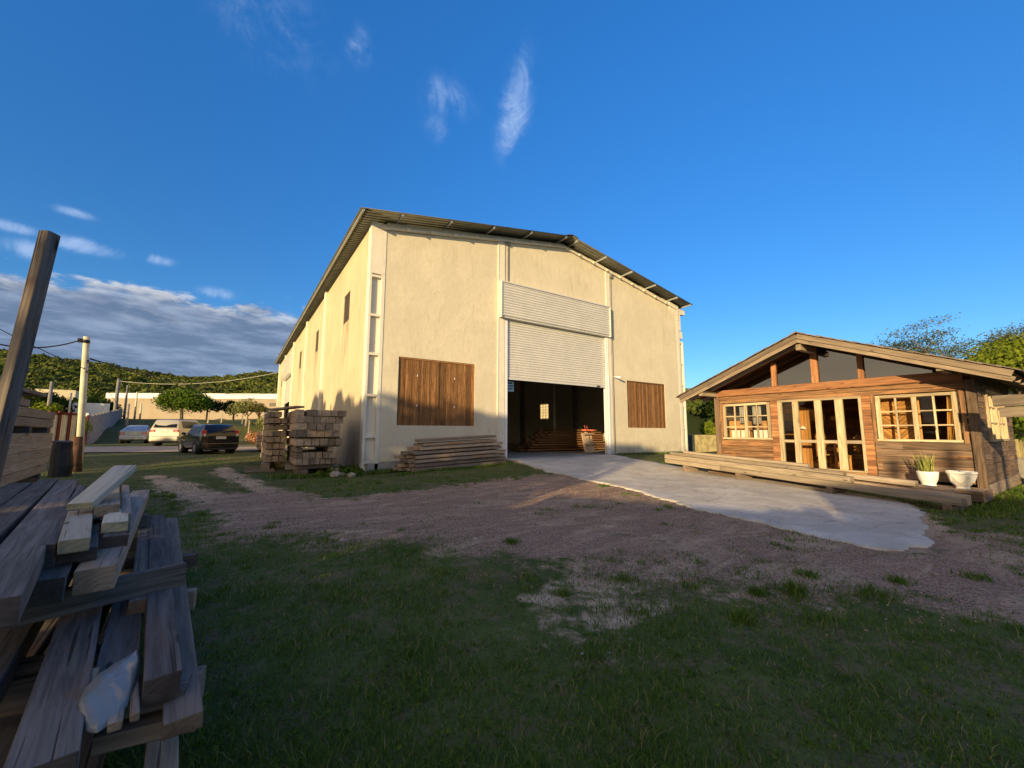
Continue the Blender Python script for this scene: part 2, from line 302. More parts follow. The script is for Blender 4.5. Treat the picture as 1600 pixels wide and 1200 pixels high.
# ------------------------------------------------------------------ mesh helpers
def tag(o, label=None, cat=None, group=None, kind=None):
    if label: o['label'] = label
    if cat: o['category'] = cat
    if group: o['group'] = group
    if kind: o['kind'] = kind
    return o
def empty(name, loc, label, cat, group=None, rz=0):
    o = bpy.data.objects.new(name, None); COL.objects.link(o); o.location = loc; o.rotation_euler = (0, 0, rz); o.empty_display_size = .2
    return tag(o, label, cat, group)
class MB:
    def __init__(s, jit=0.): s.v = []; s.f = []; s.gc = []; s.r = []; s.e = []; s.jit = jit; s.sm = []
    def addv(s, pts, gcs=None):
        i = len(s.v); s.v += [tuple(p) for p in pts]; s.gc += [tuple(g) for g in (gcs or pts)]; return i
    def face(s, idx, rnd=.5, end=0., sm=False): s.f.append(tuple(idx)); s.r.append(rnd); s.e.append(end); s.sm.append(sm)
    def obox(s, c, X, Y, Z, l, wd, h, rnd=None, ax=0):
        """box with centre c, unit axes X Y Z; ax = which axis carries the grain"""
        rnd = R.random() if rnd is None else rnd
        c = Vector(c); off = Vector((R.uniform(0, 50), R.uniform(0, 50), R.uniform(0, 50))); P = []; G = []
        seg = 1
        for sx in (-1, 1):
            for sy in (-1, 1):
                for sz in (-1, 1):
                    a = (sx * l / 2, sy * wd / 2, sz * h / 2); j = s.jit
                    p = c + X * (a[0] + R.uniform(-j, j)) + Y * (a[1] + R.uniform(-j, j)) + Z * (a[2] + R.uniform(-j, j))
                    g = a if ax == 0 else ((a[1], a[0], a[2]) if ax == 1 else (a[2], a[0], a[1]))
                    P.append(p); G.append((g[0] + off[0], g[1], g[2]))
        i = s.addv(P, G)
        F = [((0, 1, 3, 2), 0), ((4, 6, 7, 5), 0), ((0, 4, 5, 1), 1), ((2, 3, 7, 6), 1), ((0, 2, 6, 4), 2), ((1, 5, 7, 3), 2)]
        for f, k in F: s.face([i + q for q in f], rnd, 1. if k == ax else 0.)
        return s
    def box(s, x0, x1, y0, y1, z0, z1, rnd=None, ax=None):
        d = (x1 - x0, y1 - y0, z1 - z0)
        if ax is None: ax = max(range(3), key=lambda k: d[k])
        return s.obox(((x0 + x1) / 2, (y0 + y1) / 2, (z0 + z1) / 2), Vector((1, 0, 0)), Vector((0, 1, 0)), Vector((0, 0, 1)), *d, rnd=rnd, ax=ax)
    def beam(s, A, B, wd, h, rnd=None, up=Vector((0, 0, 1))):
        A = Vector(A); B = Vector(B); X = (B - A).normalized(); Y = up.cross(X)
        if Y.length < 1e-4: Y = Vector((0, 1, 0)).cross(X)
        Y.normalize(); Z = X.cross(Y)
        return s.obox((A + B) / 2, X, Y, Z, (B - A).length, wd, h, rnd)
    def prism(s, poly, axis, a0, a1, rnd=None):
        """polygon (list of 2-tuples) extruded along axis 0/1/2 between a0 and a1"""
        rnd = R.random() if rnd is None else rnd; n = len(poly)
        def mk(p, a): return (a, p[0], p[1]) if axis == 0 else ((p[0], a, p[1]) if axis == 1 else (p[0], p[1], a))
        i = s.addv([mk(p, a0) for p in poly] + [mk(p, a1) for p in poly])
        s.face([i + k for k in range(n)][::-1], rnd); s.face([i + n + k for k in range(n)], rnd)
        for k in range(n): s.face((i + k, i + (k + 1) % n, i + n + (k + 1) % n, i + n + k), rnd)
        return s
    def tube(s, pts, rad, n=8, cap=True, sm=True):
        pts = [Vector(p) for p in pts]; rad = rad if hasattr(rad, '__len__') else [rad] * len(pts); base = None; rings = []
        for k, p in enumerate(pts):
            d = (pts[min(k + 1, len(pts) - 1)] - pts[max(k - 1, 0)]).normalized()
            u = d.orthogonal().normalized() if k == 0 else (pu - d * pu.dot(d)).normalized()
            pu = u; v = d.cross(u)
            rings.append(s.addv([p + (u * cos(2 * pi * q / n) + v * sin(2 * pi * q / n)) * rad[k] for q in range(n)]))
        for a, b in zip(rings, rings[1:]):
            for q in range(n): s.face((a + q, a + (q + 1) % n, b + (q + 1) % n, b + q), .5, 0, sm)
        if cap: s.face([rings[0] + q for q in range(n)][::-1]); s.face([rings[-1] + q for q in range(n)])
        return s
    def lathe(s, c, prof, n=24):
        c = Vector(c); rings = [s.addv([c + Vector((r * cos(2 * pi * q / n), r * sin(2 * pi * q / n), z)) for q in range(n)]) for r, z in prof]
        for a, b in zip(rings, rings[1:]):
            for q in range(n): s.face((a + q, a + (q + 1) % n, b + (q + 1) % n, b + q), .5, 0, True)
        s.face([rings[0] + q for q in range(n)][::-1]); s.face([rings[-1] + q for q in range(n)]); return s
    def build(s, name, mat, parent=None, bevel=0., origin=None, world=False):
        me = bpy.data.meshes.new(name); o = Vector(origin) if origin is not None else Vector((0, 0, 0)); off = Vector(o)
        if world and parent is not None:
            q = parent; o = Vector((0, 0, 0)); off = Vector((0, 0, 0))
            while q is not None: off += q.location; q = q.parent
        me.from_pydata([tuple(Vector(p) - off) for p in s.v], [], s.f)
        a = me.attributes.new('gc', 'FLOAT_VECTOR', 'POINT'); a.data.foreach_set('vector', np.array(s.gc, dtype=np.float32).ravel())
        a = me.attributes.new('rnd', 'FLOAT', 'FACE'); a.data.foreach_set('value', np.array(s.r, dtype=np.float32))
        a = me.attributes.new('endg', 'FLOAT', 'FACE'); a.data.foreach_set('value', np.array(s.e, dtype=np.float32))
        me.polygons.foreach_set('use_smooth', s.sm)
        me.materials.append(M[mat] if isinstance(mat, str) else mat)
        ob = bpy.data.objects.new(name, me); COL.objects.link(ob); ob.location = o
        if parent is not None: ob.parent = parent; ob.location = o
        if bevel:
            b = ob.modifiers.new('bevel', 'BEVEL'); b.width = bevel; b.segments = 2; b.limit_method = 'ANGLE'
        return ob
def npmesh(name, V, F, mat, attrs=None, parent=None, smooth=False):
    """fast mesh: V (n,3), F (m,k) constant k; attrs {name: per-face array}"""
    me = bpy.data.meshes.new(name); k = F.shape[1]
    me.vertices.add(len(V)); me.vertices.foreach_set('co', V.astype(np.float32).ravel())
    me.loops.add(F.size); me.loops.foreach_set('vertex_index', F.astype(np.int32).ravel())
    me.polygons.add(len(F)); me.polygons.foreach_set('loop_start', np.arange(0, F.size, k, dtype=np.int32))
    me.polygons.foreach_set('loop_total', np.full(len(F), k, dtype=np.int32))
    if smooth: me.polygons.foreach_set('use_smooth', np.ones(len(F), dtype=bool))
    me.update(calc_edges=True)
    for n, (dom, v) in (attrs or {}).items():
        a = me.attributes.new(n, 'FLOAT', dom); a.data.foreach_set('value', v.astype(np.float32))
    me.materials.append(M[mat]); ob = bpy.data.objects.new(name, me); COL.objects.link(ob)
    if parent is not None: ob.parent = parent
    return ob

# ------------------------------------------------------------------ terrain
G = np.array([(0,0,-.3),(0,5,-.3),(5,5,-.3),(10,3,-.4),(15,0,-.5),(20,0,-.5),(4,16.8,-.38),(8,16.0,-.2),(11,16.3,-.03),(18,16.3,-.03),(14.5,12,-.06),(12.5,7,-.24),(13.2,4.2,-.36),(13,2,-.42),(16,5,-.3),(11,6,-.26),(25,16.5,-.1),(-10,10,-.15),(-4.5,19,-.12),(-.8,25.5,.14),(-4,37,.25),(-6.4,43,.32),(-10,47,.2),(2.9,52,.9),(1.3,60,2.0),(-6.5,79,3.1),(-22,123,4),(8,103,4),(-13,83,3.1),(-17,65,1.8),(-30,30,.4),(-10,-10,-.2),(10,-10,-.4),(30,-10,-.5),(40,20,-.1),(30,19,-.3),(50,60,1.0),(-60,60,2),(-60,-20,0),(60,-30,-.5),(0,-60,-.2),(-80,200,6),(60,200,6),(-200,200,5),(200,0,0),(200,200,4)])
def gzv(x, y):
    x = np.asarray(x, float); y = np.asarray(y, float); n = np.zeros_like(x); d = np.zeros_like(x)
    for a, b, c in G:
        r = ((x - a) ** 2 + (y - b) ** 2 + 1.5) ** -1.5; n += r * c; d += r
    return n / d
def gz(x, y): return float(gzv(np.array([x]), np.array([y]))[0])
def sdist(poly, x, y):
    """signed distance, positive inside"""
    P = np.array(poly); Q = np.roll(P, -1, 0); d = np.full(x.shape, 1e9); ins = np.zeros(x.shape, bool)
    for (ax, ay), (bx, by) in zip(P, Q):
        ex, ey = bx - ax, by - ay; L = ex * ex + ey * ey + 1e-9
        tt = np.clip(((x - ax) * ex + (y - ay) * ey) / L, 0, 1)
        d = np.minimum(d, np.hypot(x - ax - tt * ex, y - ay - tt * ey))
        c = ((ay > y) != (by > y)) & (x < (bx - ax) * (y - ay) / (by - ay + 1e-12) + ax); ins ^= c
    return np.where(ins, d, -d)
GRAVEL = [(-0.39,12.19),(0.79,12.37),(1.71,10.55),(3.41,10.24),(6.99,11.17),(9.37,11.2),(9.6,9.3),(9.07,8.3),(8.3,5.29),(8.0,3.59),(7.7,2.62),(7.6,1.85),(9.54,1.8),(10.4,1.07),(5.88,0.5),(5.45,1.35),(4.67,1.93),(4.29,2.69),(3.63,3.45),(2.97,4.43),(2.19,5.67),(1.12,6.73),(0.35,7.47),(-0.3,9.92)]
SAND = [[(-2.3,17.21),(-1.88,17.56),(-0.45,13.45),(0.69,10.57),(1.65,8.71),(1.03,7.32),(0.2,8.6),(-0.92,11.43)],
        [(-0.68,18.98),(-0.33,20.45),(0.63,15.74),(1.04,11.95),(0.49,11.71)],
        [(2.91,3.83),(3.56,3.29),(3.22,2.67),(2.56,2.39),(2.15,2.51),(2.29,3.11)]]
CL = [(11.0,16.78),(10.9,16.2),(9.55,11.2),(9.30,9.5),(9.21,8.07),(8.65,6.6),(8.12,5.29),(7.9,4.4),(7.78,3.63),(7.60,2.9),(7.50,2.6),(7.42,2.2),(7.50,1.95),(7.7,1.86)]
CR = [(17.95,16.78),(17.6,15.84),(14.9,10.81),(14.6,8.3),(14.1,5.78),(13.6,4.5),(13.33,3.5),(12.9,2.99),(11.9,2.6),(11.08,2.33),(10.4,2.15),(9.77,2.0),(9.0,1.92),(8.45,1.86)]
DRIVE = CL + CR[::-1]
def masks(x, y):
    g = np.clip(sdist(GRAVEL, x, y) / 1.9 + .55, 0, 1)
    s = np.zeros_like(x)
    for i, p in enumerate(SAND): s = np.maximum(s, np.clip(sdist(p, x, y) / (.9 if i < 2 else 1.6) + .5, 0, .8 if i < 2 else .6))
    s = np.maximum(s, np.clip(sdist(DRIVE, x, y) / .5 + 1.05, 0, 1) * .8)
    return g, s
n = 520
u = np.linspace(-1, 1, n); wu = np.sinh(u * 5.6) / np.sinh(5.6)
gx = 5 + wu * 900; gy = 7 + wu * 900
XX, YY = np.meshgrid(gx, gy, indexing='ij'); ZZ = gzv(XX, YY)
near = np.exp(-((XX - 5) ** 2 + (YY - 7) ** 2) / 900)
bumpf = lambda x, y: (np.sin(x * 1.7 + 1.3 * np.sin(y * 1.1)) * np.cos(y * 1.45 + x * .3) * .018 + np.sin(x * 4.3 + y * 2.1) * np.sin(y * 3.9 - x) * .008)
ind = (sdist([(3.9,16.6),(25.6,16.6),(25.6,62),(3.9,62)], XX, YY) > -.4) | (sdist(DRIVE, XX, YY) > .12)
ZZ = ZZ + np.where(ind, -.03, bumpf(XX, YY) * near)
ZZ = np.where(sdist([(4.4,17.0),(25.0,17.0),(25.0,61),(4.4,61)], XX, YY) > 0, np.minimum(ZZ, -.12), ZZ)
V = np.stack([XX.ravel(), YY.ravel(), ZZ.ravel()], 1)
I = np.arange(n * n).reshape(n, n); F = np.stack([I[:-1, :-1].ravel(), I[1:, :-1].ravel(), I[1:, 1:].ravel(), I[:-1, 1:].ravel()], 1)
mg, ms = masks(XX, YY)
g_ = npmesh('ground', V, F, 'ground', {'gravel': ('POINT', mg.ravel()), 'sand': ('POINT', ms.ravel())}, smooth=True); tag(g_, kind='structure')
# driveway
mL = np.array(CL); mR = np.array(CR)
def resamp(P, k):
    d = np.r_[0, np.cumsum(np.hypot(*np.diff(P, axis=0).T))]; s = np.linspace(0, d[-1], k); return np.stack([np.interp(s, d, P[:, 0]), np.interp(s, d, P[:, 1])], 1)
ns, nc = 170, 56
A = resamp(mL, ns); B = resamp(mR, ns)
jl = np.cumsum(NR.normal(0, .03, ns)); jl -= np.linspace(jl[0], jl[-1], ns); jr = NR.normal(0, .035, ns)
fr = np.linspace(0, 1, nc)[None, :]
d_ = B - A; Ln = np.hypot(*d_.T)[:, None]; un = d_ / Ln
jl = jl * .5 + NR.normal(0, .03, ns); jl[0] = jr[0] = 0
A2 = A + un * jl[:, None]; B2 = B + un * jr[:, None]
PX = A2[:, 0:1] * (1 - fr) + B2[:, 0:1] * fr; PY = A2[:, 1:2] * (1 - fr) + B2[:, 1:2] * fr
for (fa, am, ph) in ((1.7, .085, .3), (4.1, .05, 1.9), (9.5, .028, 4.2), (23., .014, 2.2)):
    wgt = np.clip((16.2 - PY) / 1.5, 0, 1); PX = PX + wgt * am * np.sin(PX * fa + PY * fa * .8 + ph) * np.cos(PY * fa * 1.1 + ph); PY = PY + wgt * am * np.cos(PX * fa * 1.2 - PY * fa * .7 + ph * 2)
PZ = gzv(PX, PY) + .026 + .004 * np.sin(PX * 3) * np.cos(PY * 2.2)
V = np.stack([PX.ravel(), PY.ravel(), PZ.ravel()], 1); I = np.arange(ns * nc).reshape(ns, nc)
F = np.stack([I[:-1, :-1].ravel(), I[:-1, 1:].ravel(), I[1:, 1:].ravel(), I[1:, :-1].ravel()], 1)
rim = np.r_[I[:, 0], I[-1, 1:], I[-2::-1, -1]]; lo = V[rim].copy(); lo[:, 2] -= .10; k0 = len(V); V = np.r_[V, lo]
m_ = len(rim); SK = np.stack([rim[:-1], rim[1:], k0 + np.arange(1, m_), k0 + np.arange(m_ - 1)], 1)
tag(npmesh('driveway', V, np.r_[F, SK], 'drive', smooth=False), kind='structure')
# gravel road behind the parked cars
rp = np.array([(-90, 44.), (-40, 36), (-8.2, 33.5), (-2.2, 32.0), (3.9, 31.6)]); ra_ = resamp(rp, 90); rv = []
for i, (x, y) in enumerate(ra_):
    for q in (-3.1, 3.1): rv.append((x, y + q + R.uniform(-.12, .12)))
rv = np.array(rv); rz = gzv(rv[:, 0], rv[:, 1]) + .05; V = np.c_[rv, rz]; F = np.array([(2 * i, 2 * i + 2, 2 * i + 3, 2 * i + 1) for i in range(89)])
tag(npmesh('road', V, F, 'road'), kind='structure')

# ------------------------------------------------------------------ hills + forest
def ridge(a):  # height of the ridge (m) at 520 m by azimuth in degrees
    return np.interp(a, [-20, 10, 30, 50, 80, 84, 88, 92, 95, 98, 101, 105, 108, 125, 140], [25, 38, 46, 42, 56, 59, 58, 50, 48, 50, 54, 56, 58, 56, 40])
def hillz(a, r): 
    s = np.clip((r - 135) / (500 - 135), 0, 1); return 6 + (ridge(a) - 6) * (s ** 1.25) - np.clip(r - 520, 0, 400) * .1
az_ = np.linspace(-20, 140, 160); rr_ = np.linspace(130, 760, 70); AA, RRr = np.meshgrid(az_, rr_, indexing='ij')
HZ = hillz(AA, RRr) + 2 * np.sin(AA * .9) * np.sin(RRr * .03); HZ = np.where(RRr < 150, -2, HZ)
V = np.stack([(RRr * np.cos(np.radians(AA))).ravel(), (RRr * np.sin(np.radians(AA))).ravel(), HZ.ravel()], 1)
I = np.arange(160 * 70).reshape(160, 70); F = np.stack([I[:-1, :-1].ravel(), I[:-1, 1:].ravel(), I[1:, 1:].ravel(), I[1:, :-1].ravel()], 1)
tag(npmesh('hills', V, F, 'hillsoil', smooth=True), kind='structure')
def leafcards(C, Nn, size, rnd, asp=.6):
    """C centres (n,3), Nn rough normals (n,3), size (n,) -> quads"""
    n = len(C); Nn = Nn + NR.normal(0, .55, (n, 3)); Nn /= np.linalg.norm(Nn, axis=1)[:, None] + 1e-9
    T = np.cross(Nn, NR.normal(0, 1, (n, 3))); T /= np.linalg.norm(T, axis=1)[:, None] + 1e-9; B = np.cross(Nn, T)
    T *= size[:, None] * .5; B *= size[:, None] * .5 * asp
    V = np.stack([C - T, C - B, C + T, C + B], 1).reshape(-1, 3); F = np.arange(4 * n).reshape(n, 4); return V, F, rnd
def crownpts(c, r, n, flat=.75, lump=None):
    """points on a lumpy crown built from sub-clumps"""
    k = lump or 10; d = NR.normal(0, 1, (k, 3)); d /= np.linalg.norm(d, axis=1)[:, None]; d[:, 2] = np.abs(d[:, 2]) * .9 - .25
    cc = d * (NR.uniform(.35, .75, (k, 1))) * np.array([r, r, r * flat]); rs = NR.uniform(.32, .52, k) * r
    idx = NR.integers(0, k, n); p = NR.normal(0, 1, (n, 3)); p /= np.linalg.norm(p, axis=1)[:, None]
    P = cc[idx] + p * (rs[idx] * NR.uniform(.6, 1.05, n))[:, None] * np.array([1, 1, .8]); tone = NR.uniform(0, 1, k)[idx]
    return P + np.array(c), p, tone
VV = []; RN = []
cnt = 0
for i in range(3600):
    a = R.uniform(79, 111) if i < 3200 else R.uniform(22, 42)
    r = math.sqrt(R.uniform(140 ** 2, 520 ** 2)); x, y = r * cos(radians(a)), r * sin(radians(a)); z = float(hillz(np.array(a), np.array(r)))
    cr = R.uniform(2.6, 5.6) * (.85 if r < 250 else 1.1)
    nn = int(240 if r < 260 else 130); P, pn, tone = crownpts((x, y, z + cr * .6), cr, nn, .8, 7)
    base = R.random()
    v, f, _ = leafcards(P, pn, NR.uniform(1.0, 2.0, nn) * (1.0 if r < 260 else 1.35), None, .75); VV.append(v); RN.append(np.clip(.65 * base + .35 * tone + NR.uniform(-.12, .12, nn), 0, 1))
V = np.concatenate(VV); F = np.arange(len(V)).reshape(-1, 4)
tag(npmesh('forest', V, F, 'leafhill', {'rnd': ('FACE', np.concatenate(RN))}), 'dense green forest covering the far hillside behind the buildings', 'forest', kind='stuff')

# ------------------------------------------------------------------ trees
def tree(name, label, x, y, h, cr, mat='leaf', trunk=True, cz=None, flat=.8, nl=2600, ls=.3, tr=.16, lumps=12, group=None, cat='tree', bark='bark', asp=.6, branch=5, z=None):
    z0 = (gz(x, y) if z is None else z) - .1; e = empty(name, (x, y, z0), label, cat, group)
    top = h; c = (0, 0, (cz if cz is not None else h - cr * flat))
    P, pn, tone = crownpts(c, cr, nl, flat, lumps)
    v, f, _ = leafcards(P, pn, NR.uniform(.6, 1.3, nl) * ls, None, asp)
    npmesh('crown' if cat == 'tree' else 'foliage', v, f, mat, {'rnd': ('FACE', np.clip(.6 * tone + .4 * NR.random(nl), 0, 1))}, parent=e)
    if trunk:
        mb = MB(); hz = c[2]; mb.tube([(0, 0, 0), (R.uniform(-.1, .1) * tr * 4, 0, hz * .5), (R.uniform(-.2, .2), R.uniform(-.2, .2), hz)], [tr, tr * .8, tr * .45], 8)
        for k in range(branch):
            a = 2 * pi * k / branch + R.random(); L = cr * R.uniform(.5, .85); b0 = hz * R.uniform(.45, .85)
            mb.tube([(0, 0, b0), (cos(a) * L * .5, sin(a) * L * .5, b0 + (hz - b0) * .6 + .1 * L), (cos(a) * L, sin(a) * L, hz + R.uniform(0, .4) * cr)], [tr * .5, tr * .3, tr * .1], 5)
        mb.build('trunk' if cat == 'tree' else 'stem', bark, e)
    return e
def lw(L, Aa): p = ta * Aa + ra * L; return p.x, p.y
tree('broad_tree', 'bright green rounded tree in front of the long block building', -6.9, 78, 5.5, 3.7, 'leaf', nl=9000, ls=.30, cz=2.75, tr=.22, lumps=26, flat=.78, bark='barkpale', branch=8)
tree('broad_tree', 'darker tree touching the right side of the bright rounded tree', -4.0, 80, 5.0, 2.5, 'leafdark', cz=2.3, nl=4200, ls=.28, lumps=18)
tree('broad_tree', 'small dark dome shaped tree right of the big bright tree', -.6, 81, 3.3, 2.1, 'leafdark', nl=2400, ls=.34, cz=2.1)
tree('broad_tree', 'pale loose tree left of the warehouse end wall', .9, 58, 3.7, 1.9, 'leafpale', nl=1500, ls=.26, lumps=14, bark='barkpale')
tree('broad_tree', 'small pale tree between the loose tree and the warehouse', 2.2, 60, 3.2, 1.2, 'leafpale', nl=900, ls=.26)
tree('yellow_shrub', 'sunlit yellow shrub beside the timber stacks and far wall', 2.35, 46.5, 2.3, 1.1, 'leafpale', nl=1100, ls=.2, trunk=True, cat='shrub', tr=.05)
tree('small_tree', 'small dark tree against the left end of the block building', -16.0, 84, 2.9, 1.6, 'leafdark', nl=1500, ls=.28)
tree('small_tree', 'small loose tree behind the grey boundary wall', -17.8, 82, 3.6, 1.4, 'leaf', nl=800, ls=.26)
tree('green_shrub', 'bright green bamboo-like shrub beside the pole and grey wall', -9.9, 42.5, 2.7, 1.5, 'leafy', nl=2600, ls=.26, cat='shrub', tr=.04, cz=1.4, asp=.22, flat=1.1)
tree('green_shrub', 'second bright shrub further left behind the concrete pole', -11.6, 44.5, 2.9, 1.5, 'leafy', nl=2000, ls=.26, cat='shrub', tr=.04, cz=1.3, asp=.22)
tree('broad_tree', 'green tree on the far left beyond the leaning post', -27, 76, 9, 5, 'leaf', nl=5000, ls=.45, tr=.3, lumps=16)
tree('broad_tree', 'dark tree left behind the cream and red fence', -20.5, 75, 4.6, 3, 'leafdark', nl=3200, ls=.4, tr=.3)
tree('broad_tree', 'olive tree behind the row of thin poles', -17.5, 66, 3.2, 1.9, 'leafy', nl=1600, ls=.38, tr=.15)
tree('broad_tree', 'broad dark tree right behind the concrete pole', -19.5, 92, 5.0, 4, 'leafdark', nl=3200, ls=.42, tr=.3)
for i, (x, y, h, r, mt, lb) in enumerate(((44, 24.3, 7.6, 3.1, 'leafdark', 'dark tree seen in the gap between warehouse and cottage, left one'), (46.5, 21.5, 8.6, 3.6, 'leafdark', 'dark tree seen in the gap between warehouse and cottage, right one'), (40.5, 23.0, 3.4, 1.6, 'leafy', 'light green bush above the mustard wall'), (52, 17, 8.0, 4.0, 'leafdark', 'dark tree hidden mostly by the cottage left eave'))):
    tree('broad_tree', lb, x, y, h, r, mt, nl=3600 if r > 2 else 1500, ls=.4, tr=.2, cz=h * .5, flat=1.15, cat='tree')
def acacia(label, x, y, h, sp, seed):
    rr = random.Random(seed); z0 = gz(x, y) - .1; e = empty('acacia_tree', (x, y, z0), label, 'tree'); mb = MB(); tips = []
    def br(p, d, L, r, dep):
        q = p + d * L; mid = (p + q) / 2 + Vector((rr.uniform(-.06, .06) * L, rr.uniform(-.06, .06) * L, .05 * L)); mb.tube([p, mid, q], [r, r * .8, r * .6], 5 if dep < 3 else 4)
        if dep >= 3: tips.append(q); tips.append((p + q) / 2)
        if dep >= 5: return
        for k in range(3 if dep else 4):
            a = rr.uniform(0, 2 * pi); nd = (d * 1.0 + Vector((cos(a), sin(a), rr.uniform(-.05, .45))) * (.55 + .1 * dep)).normalized(); br(q, nd, L * rr.uniform(.55, .78), r * .58, dep + 1)
    br(Vector((0, 0, 0)), Vector((rr.uniform(-.1, .1), rr.uniform(-.1, .1), 1)).normalized(), h * .36, .10, 0)
    mb.build('trunk', 'bark', e); T = np.array(tips); T = T[np.random.default_rng(seed).random(len(T)) < .42]
    k = 20; C = np.repeat(T, k, 0) + NR.normal(0, 1, (len(T) * k, 3)) * np.array([.26, .26, .06]) * sp
    v, f, _ = leafcards(C, np.tile([0, 0, 1.], (len(C), 1)), NR.uniform(.06, .13, len(C)) * sp, None, .55)
    npmesh('crown', v, f, 'leafacacia', {'rnd': ('FACE', np.repeat(NR.random(len(T)), k))}, parent=e)
acacia('thin dry-leaved acacia behind the cottage roof, leftmost', 42, 8.2, 7.6, 1.5, 3)
acacia('tall open-crowned acacia behind the cottage roof, middle', 41, 6.9, 8.8, 1.5, 8)
acacia('airy acacia behind the cottage roof near the yellow-green tree', 41.5, 3.9, 8.8, 1.5, 12)
acacia('low airy acacia between the taller ones behind the roof', 43, 6.1, 6.8, 1.5, 21)
tree('broad_tree', 'sunlit yellow-green tree behind the right end of the cottage', 31.3, 2.7, 6.6, 2.7, 'leafy', nl=6500, ls=.22, tr=.2, lumps=18)
tree('broad_tree', 'tall sunlit tree filling the right edge above the cottage roof', 38.2, 2.3, 8.2, 3.4, 'leafy', nl=8000, ls=.24, tr=.25, lumps=20)
tree('broad_tree', 'green tree at the right picture edge behind the jutting board', 27.3, 1.9, 3.9, 1.7, 'leaf', nl=3200, ls=.2, tr=.12, flat=1.0)
tree('low_bush', 'dark low bush at the cottage rear corner', 20.7, 1.1, 1.15, .75, 'leafdark', nl=1800, ls=.12, tr=.03, cz=.5, cat='shrub')
tree('low_bush', 'low leafy bush between cottage and far right wall', 22.8, .8, 1.0, .7, 'leaf', nl=1400, ls=.12, tr=.03, cz=.45, cat='shrub')

# ------------------------------------------------------------------ unseen shade casters behind the camera: trees inferred from shadows, blockers shaped to fit
def shade_tree(L, Aa, h, r, lab, nl=7000, cz=None):
    x, y = lw(L, Aa); tree('shade_tree', lab, x, y, h, r, 'leafdark', nl=nl, ls=.55, tr=.25, lumps=16, cz=cz, flat=1.0, group='trees behind the camera')
D0 = -26
def zh(s): return s + .62 + 26 * tan(radians(SUN_EL)) + .3
for (L, s, r) in ((-42, 1.6, 2.0), (-38, 2.4, 2.4), (-34, 3.0, 2.3), (-30.6, 3.2, 1.8), (-24.6, 6.5, 1.5), (-22.6, 6.1, 1.5), (-17.6, 5.2, 1.1), (-15.4, 5.0, 1.7), (-12.8, 4.6, 1.7), (-10.4, 5.3, 1.9), (-7.6, 5.0, 1.8), (-5.6, 4.8, 1.2)):
    x, y = lw(L, D0); h = zh(s); sparse = L > -16  # crowns thinned where dappled light should reach the front wall
    e = tree('shade_tree', 'unseen tree in the row behind the camera, crown shaped to cast shade', x, y, h, r, 'leafdark', nl=900 if sparse else 2600, ls=.55, tr=.2, lumps=12, flat=1.1, group='trees in a row behind the photographer')
    nl = 1000 if sparse else 2600; P = NR.uniform(-1, 1, (nl, 3)) * np.array([r * .95, r * .95, max(h - r, 1) * .5]) + np.array([0, 0, max(h - r, 1) * .5])
    v, f, _ = leafcards(P, NR.normal(0, 1, (nl, 3)), NR.uniform(.5, .9, nl), None); npmesh('crown', v, f, 'leafdark', {'rnd': ('FACE', NR.random(nl))}, parent=e)
def blockat(mb, L0, L1, A0, A1, z0, z1):
    c = ta * ((A0 + A1) / 2) + ra * ((L0 + L1) / 2); mb.obox((c.x, c.y, (z0 + z1) / 2), ta, ra * -1, Vector((0, 0, 1)), A1 - A0, L1 - L0, z1 - z0)
e = empty('low_shade_block', (*lw(-1, -11), -.4), 'added unseen low block behind the camera, shaped to shade the yard', 'shed'); e2 = empty('tall_shade_block', (*lw(6, -14), -.4), 'added unseen taller block behind the camera, shading the right of the yard', 'house')  # unseen blockers added to cast the yard's shadow edges
def zs(s, d=9): return s + .47 + d * tan(radians(SUN_EL))
o_ = Vector((*lw(-1, -11), -.4)); mb = MB(); blockat(mb, -4.0, 1.75, -13, -9.1, -.4, zs(.93) - .2); mb.v = [tuple(Vector(p) - o_) for p in mb.v]; mb.build('wall', 'greywall', e)
mb = MB(); blockat(mb, -4.1, 1.82, -13.1, -9, zs(.93) - .2, zs(.95)); blockat(mb, .35, 1.0, -10, -9.1, zs(.95), zs(1.05)); blockat(mb, 1.0, 1.45, -10, -9.1, zs(.95), zs(1.16)); mb.v = [tuple(Vector(p) - o_) for p in mb.v]; mb.build('roof', 'roofwood', e)
o_ = Vector((*lw(6, -14), -.4)); mb = MB(); blockat(mb, 1.70, 14, -18, -12.1, -.4, zs(1.7, 12)); mb.v = [tuple(Vector(p) - o_) for p in mb.v]; mb.build('wall', 'greywall', e2)
mb = MB(); blockat(mb, 1.60, 14.2, -18.2, -12, zs(1.7, 12), zs(1.86, 12)); mb.v = [tuple(Vector(p) - o_) for p in mb.v]; mb.build('roof', 'roofwood', e2)
for L, s, wd in ((3.62, 2.75, .30), (4.62, 3.0, .34), (5.85, 3.2, .24), (6.5, 3.1, .26)):  # added unseen posts that throw narrow shadows on the cottage
    x, y = lw(L, -19); mb = MB(); mb.tube([(0, 0, -.2), (0, 0, zs(s, 19) * .5), (.05, 0, zs(s, 19))], [wd * .5, wd * .45, wd * .35], 8); tag(mb.build('shade_post', 'bark', None, origin=(0, 0, 0)), 'unseen bare post added behind the camera to cast a narrow shadow', 'post', 'added shade posts behind the camera').location = (x, y, 0)

# ------------------------------------------------------------------ warehouse
X0, X1, Y0, Y1 = 4.17, 25.28, 16.83, 60.8; XM = 14.73
def roofz(x): return 12.02 - abs(x - XM) * .172
WH = empty('warehouse', (XM, Y0, 0), 'large cream plastered warehouse with low gable roof and half open roller door', 'warehouse')
T = .22
def topz(x): return roofz(x) - .13
mb = MB()
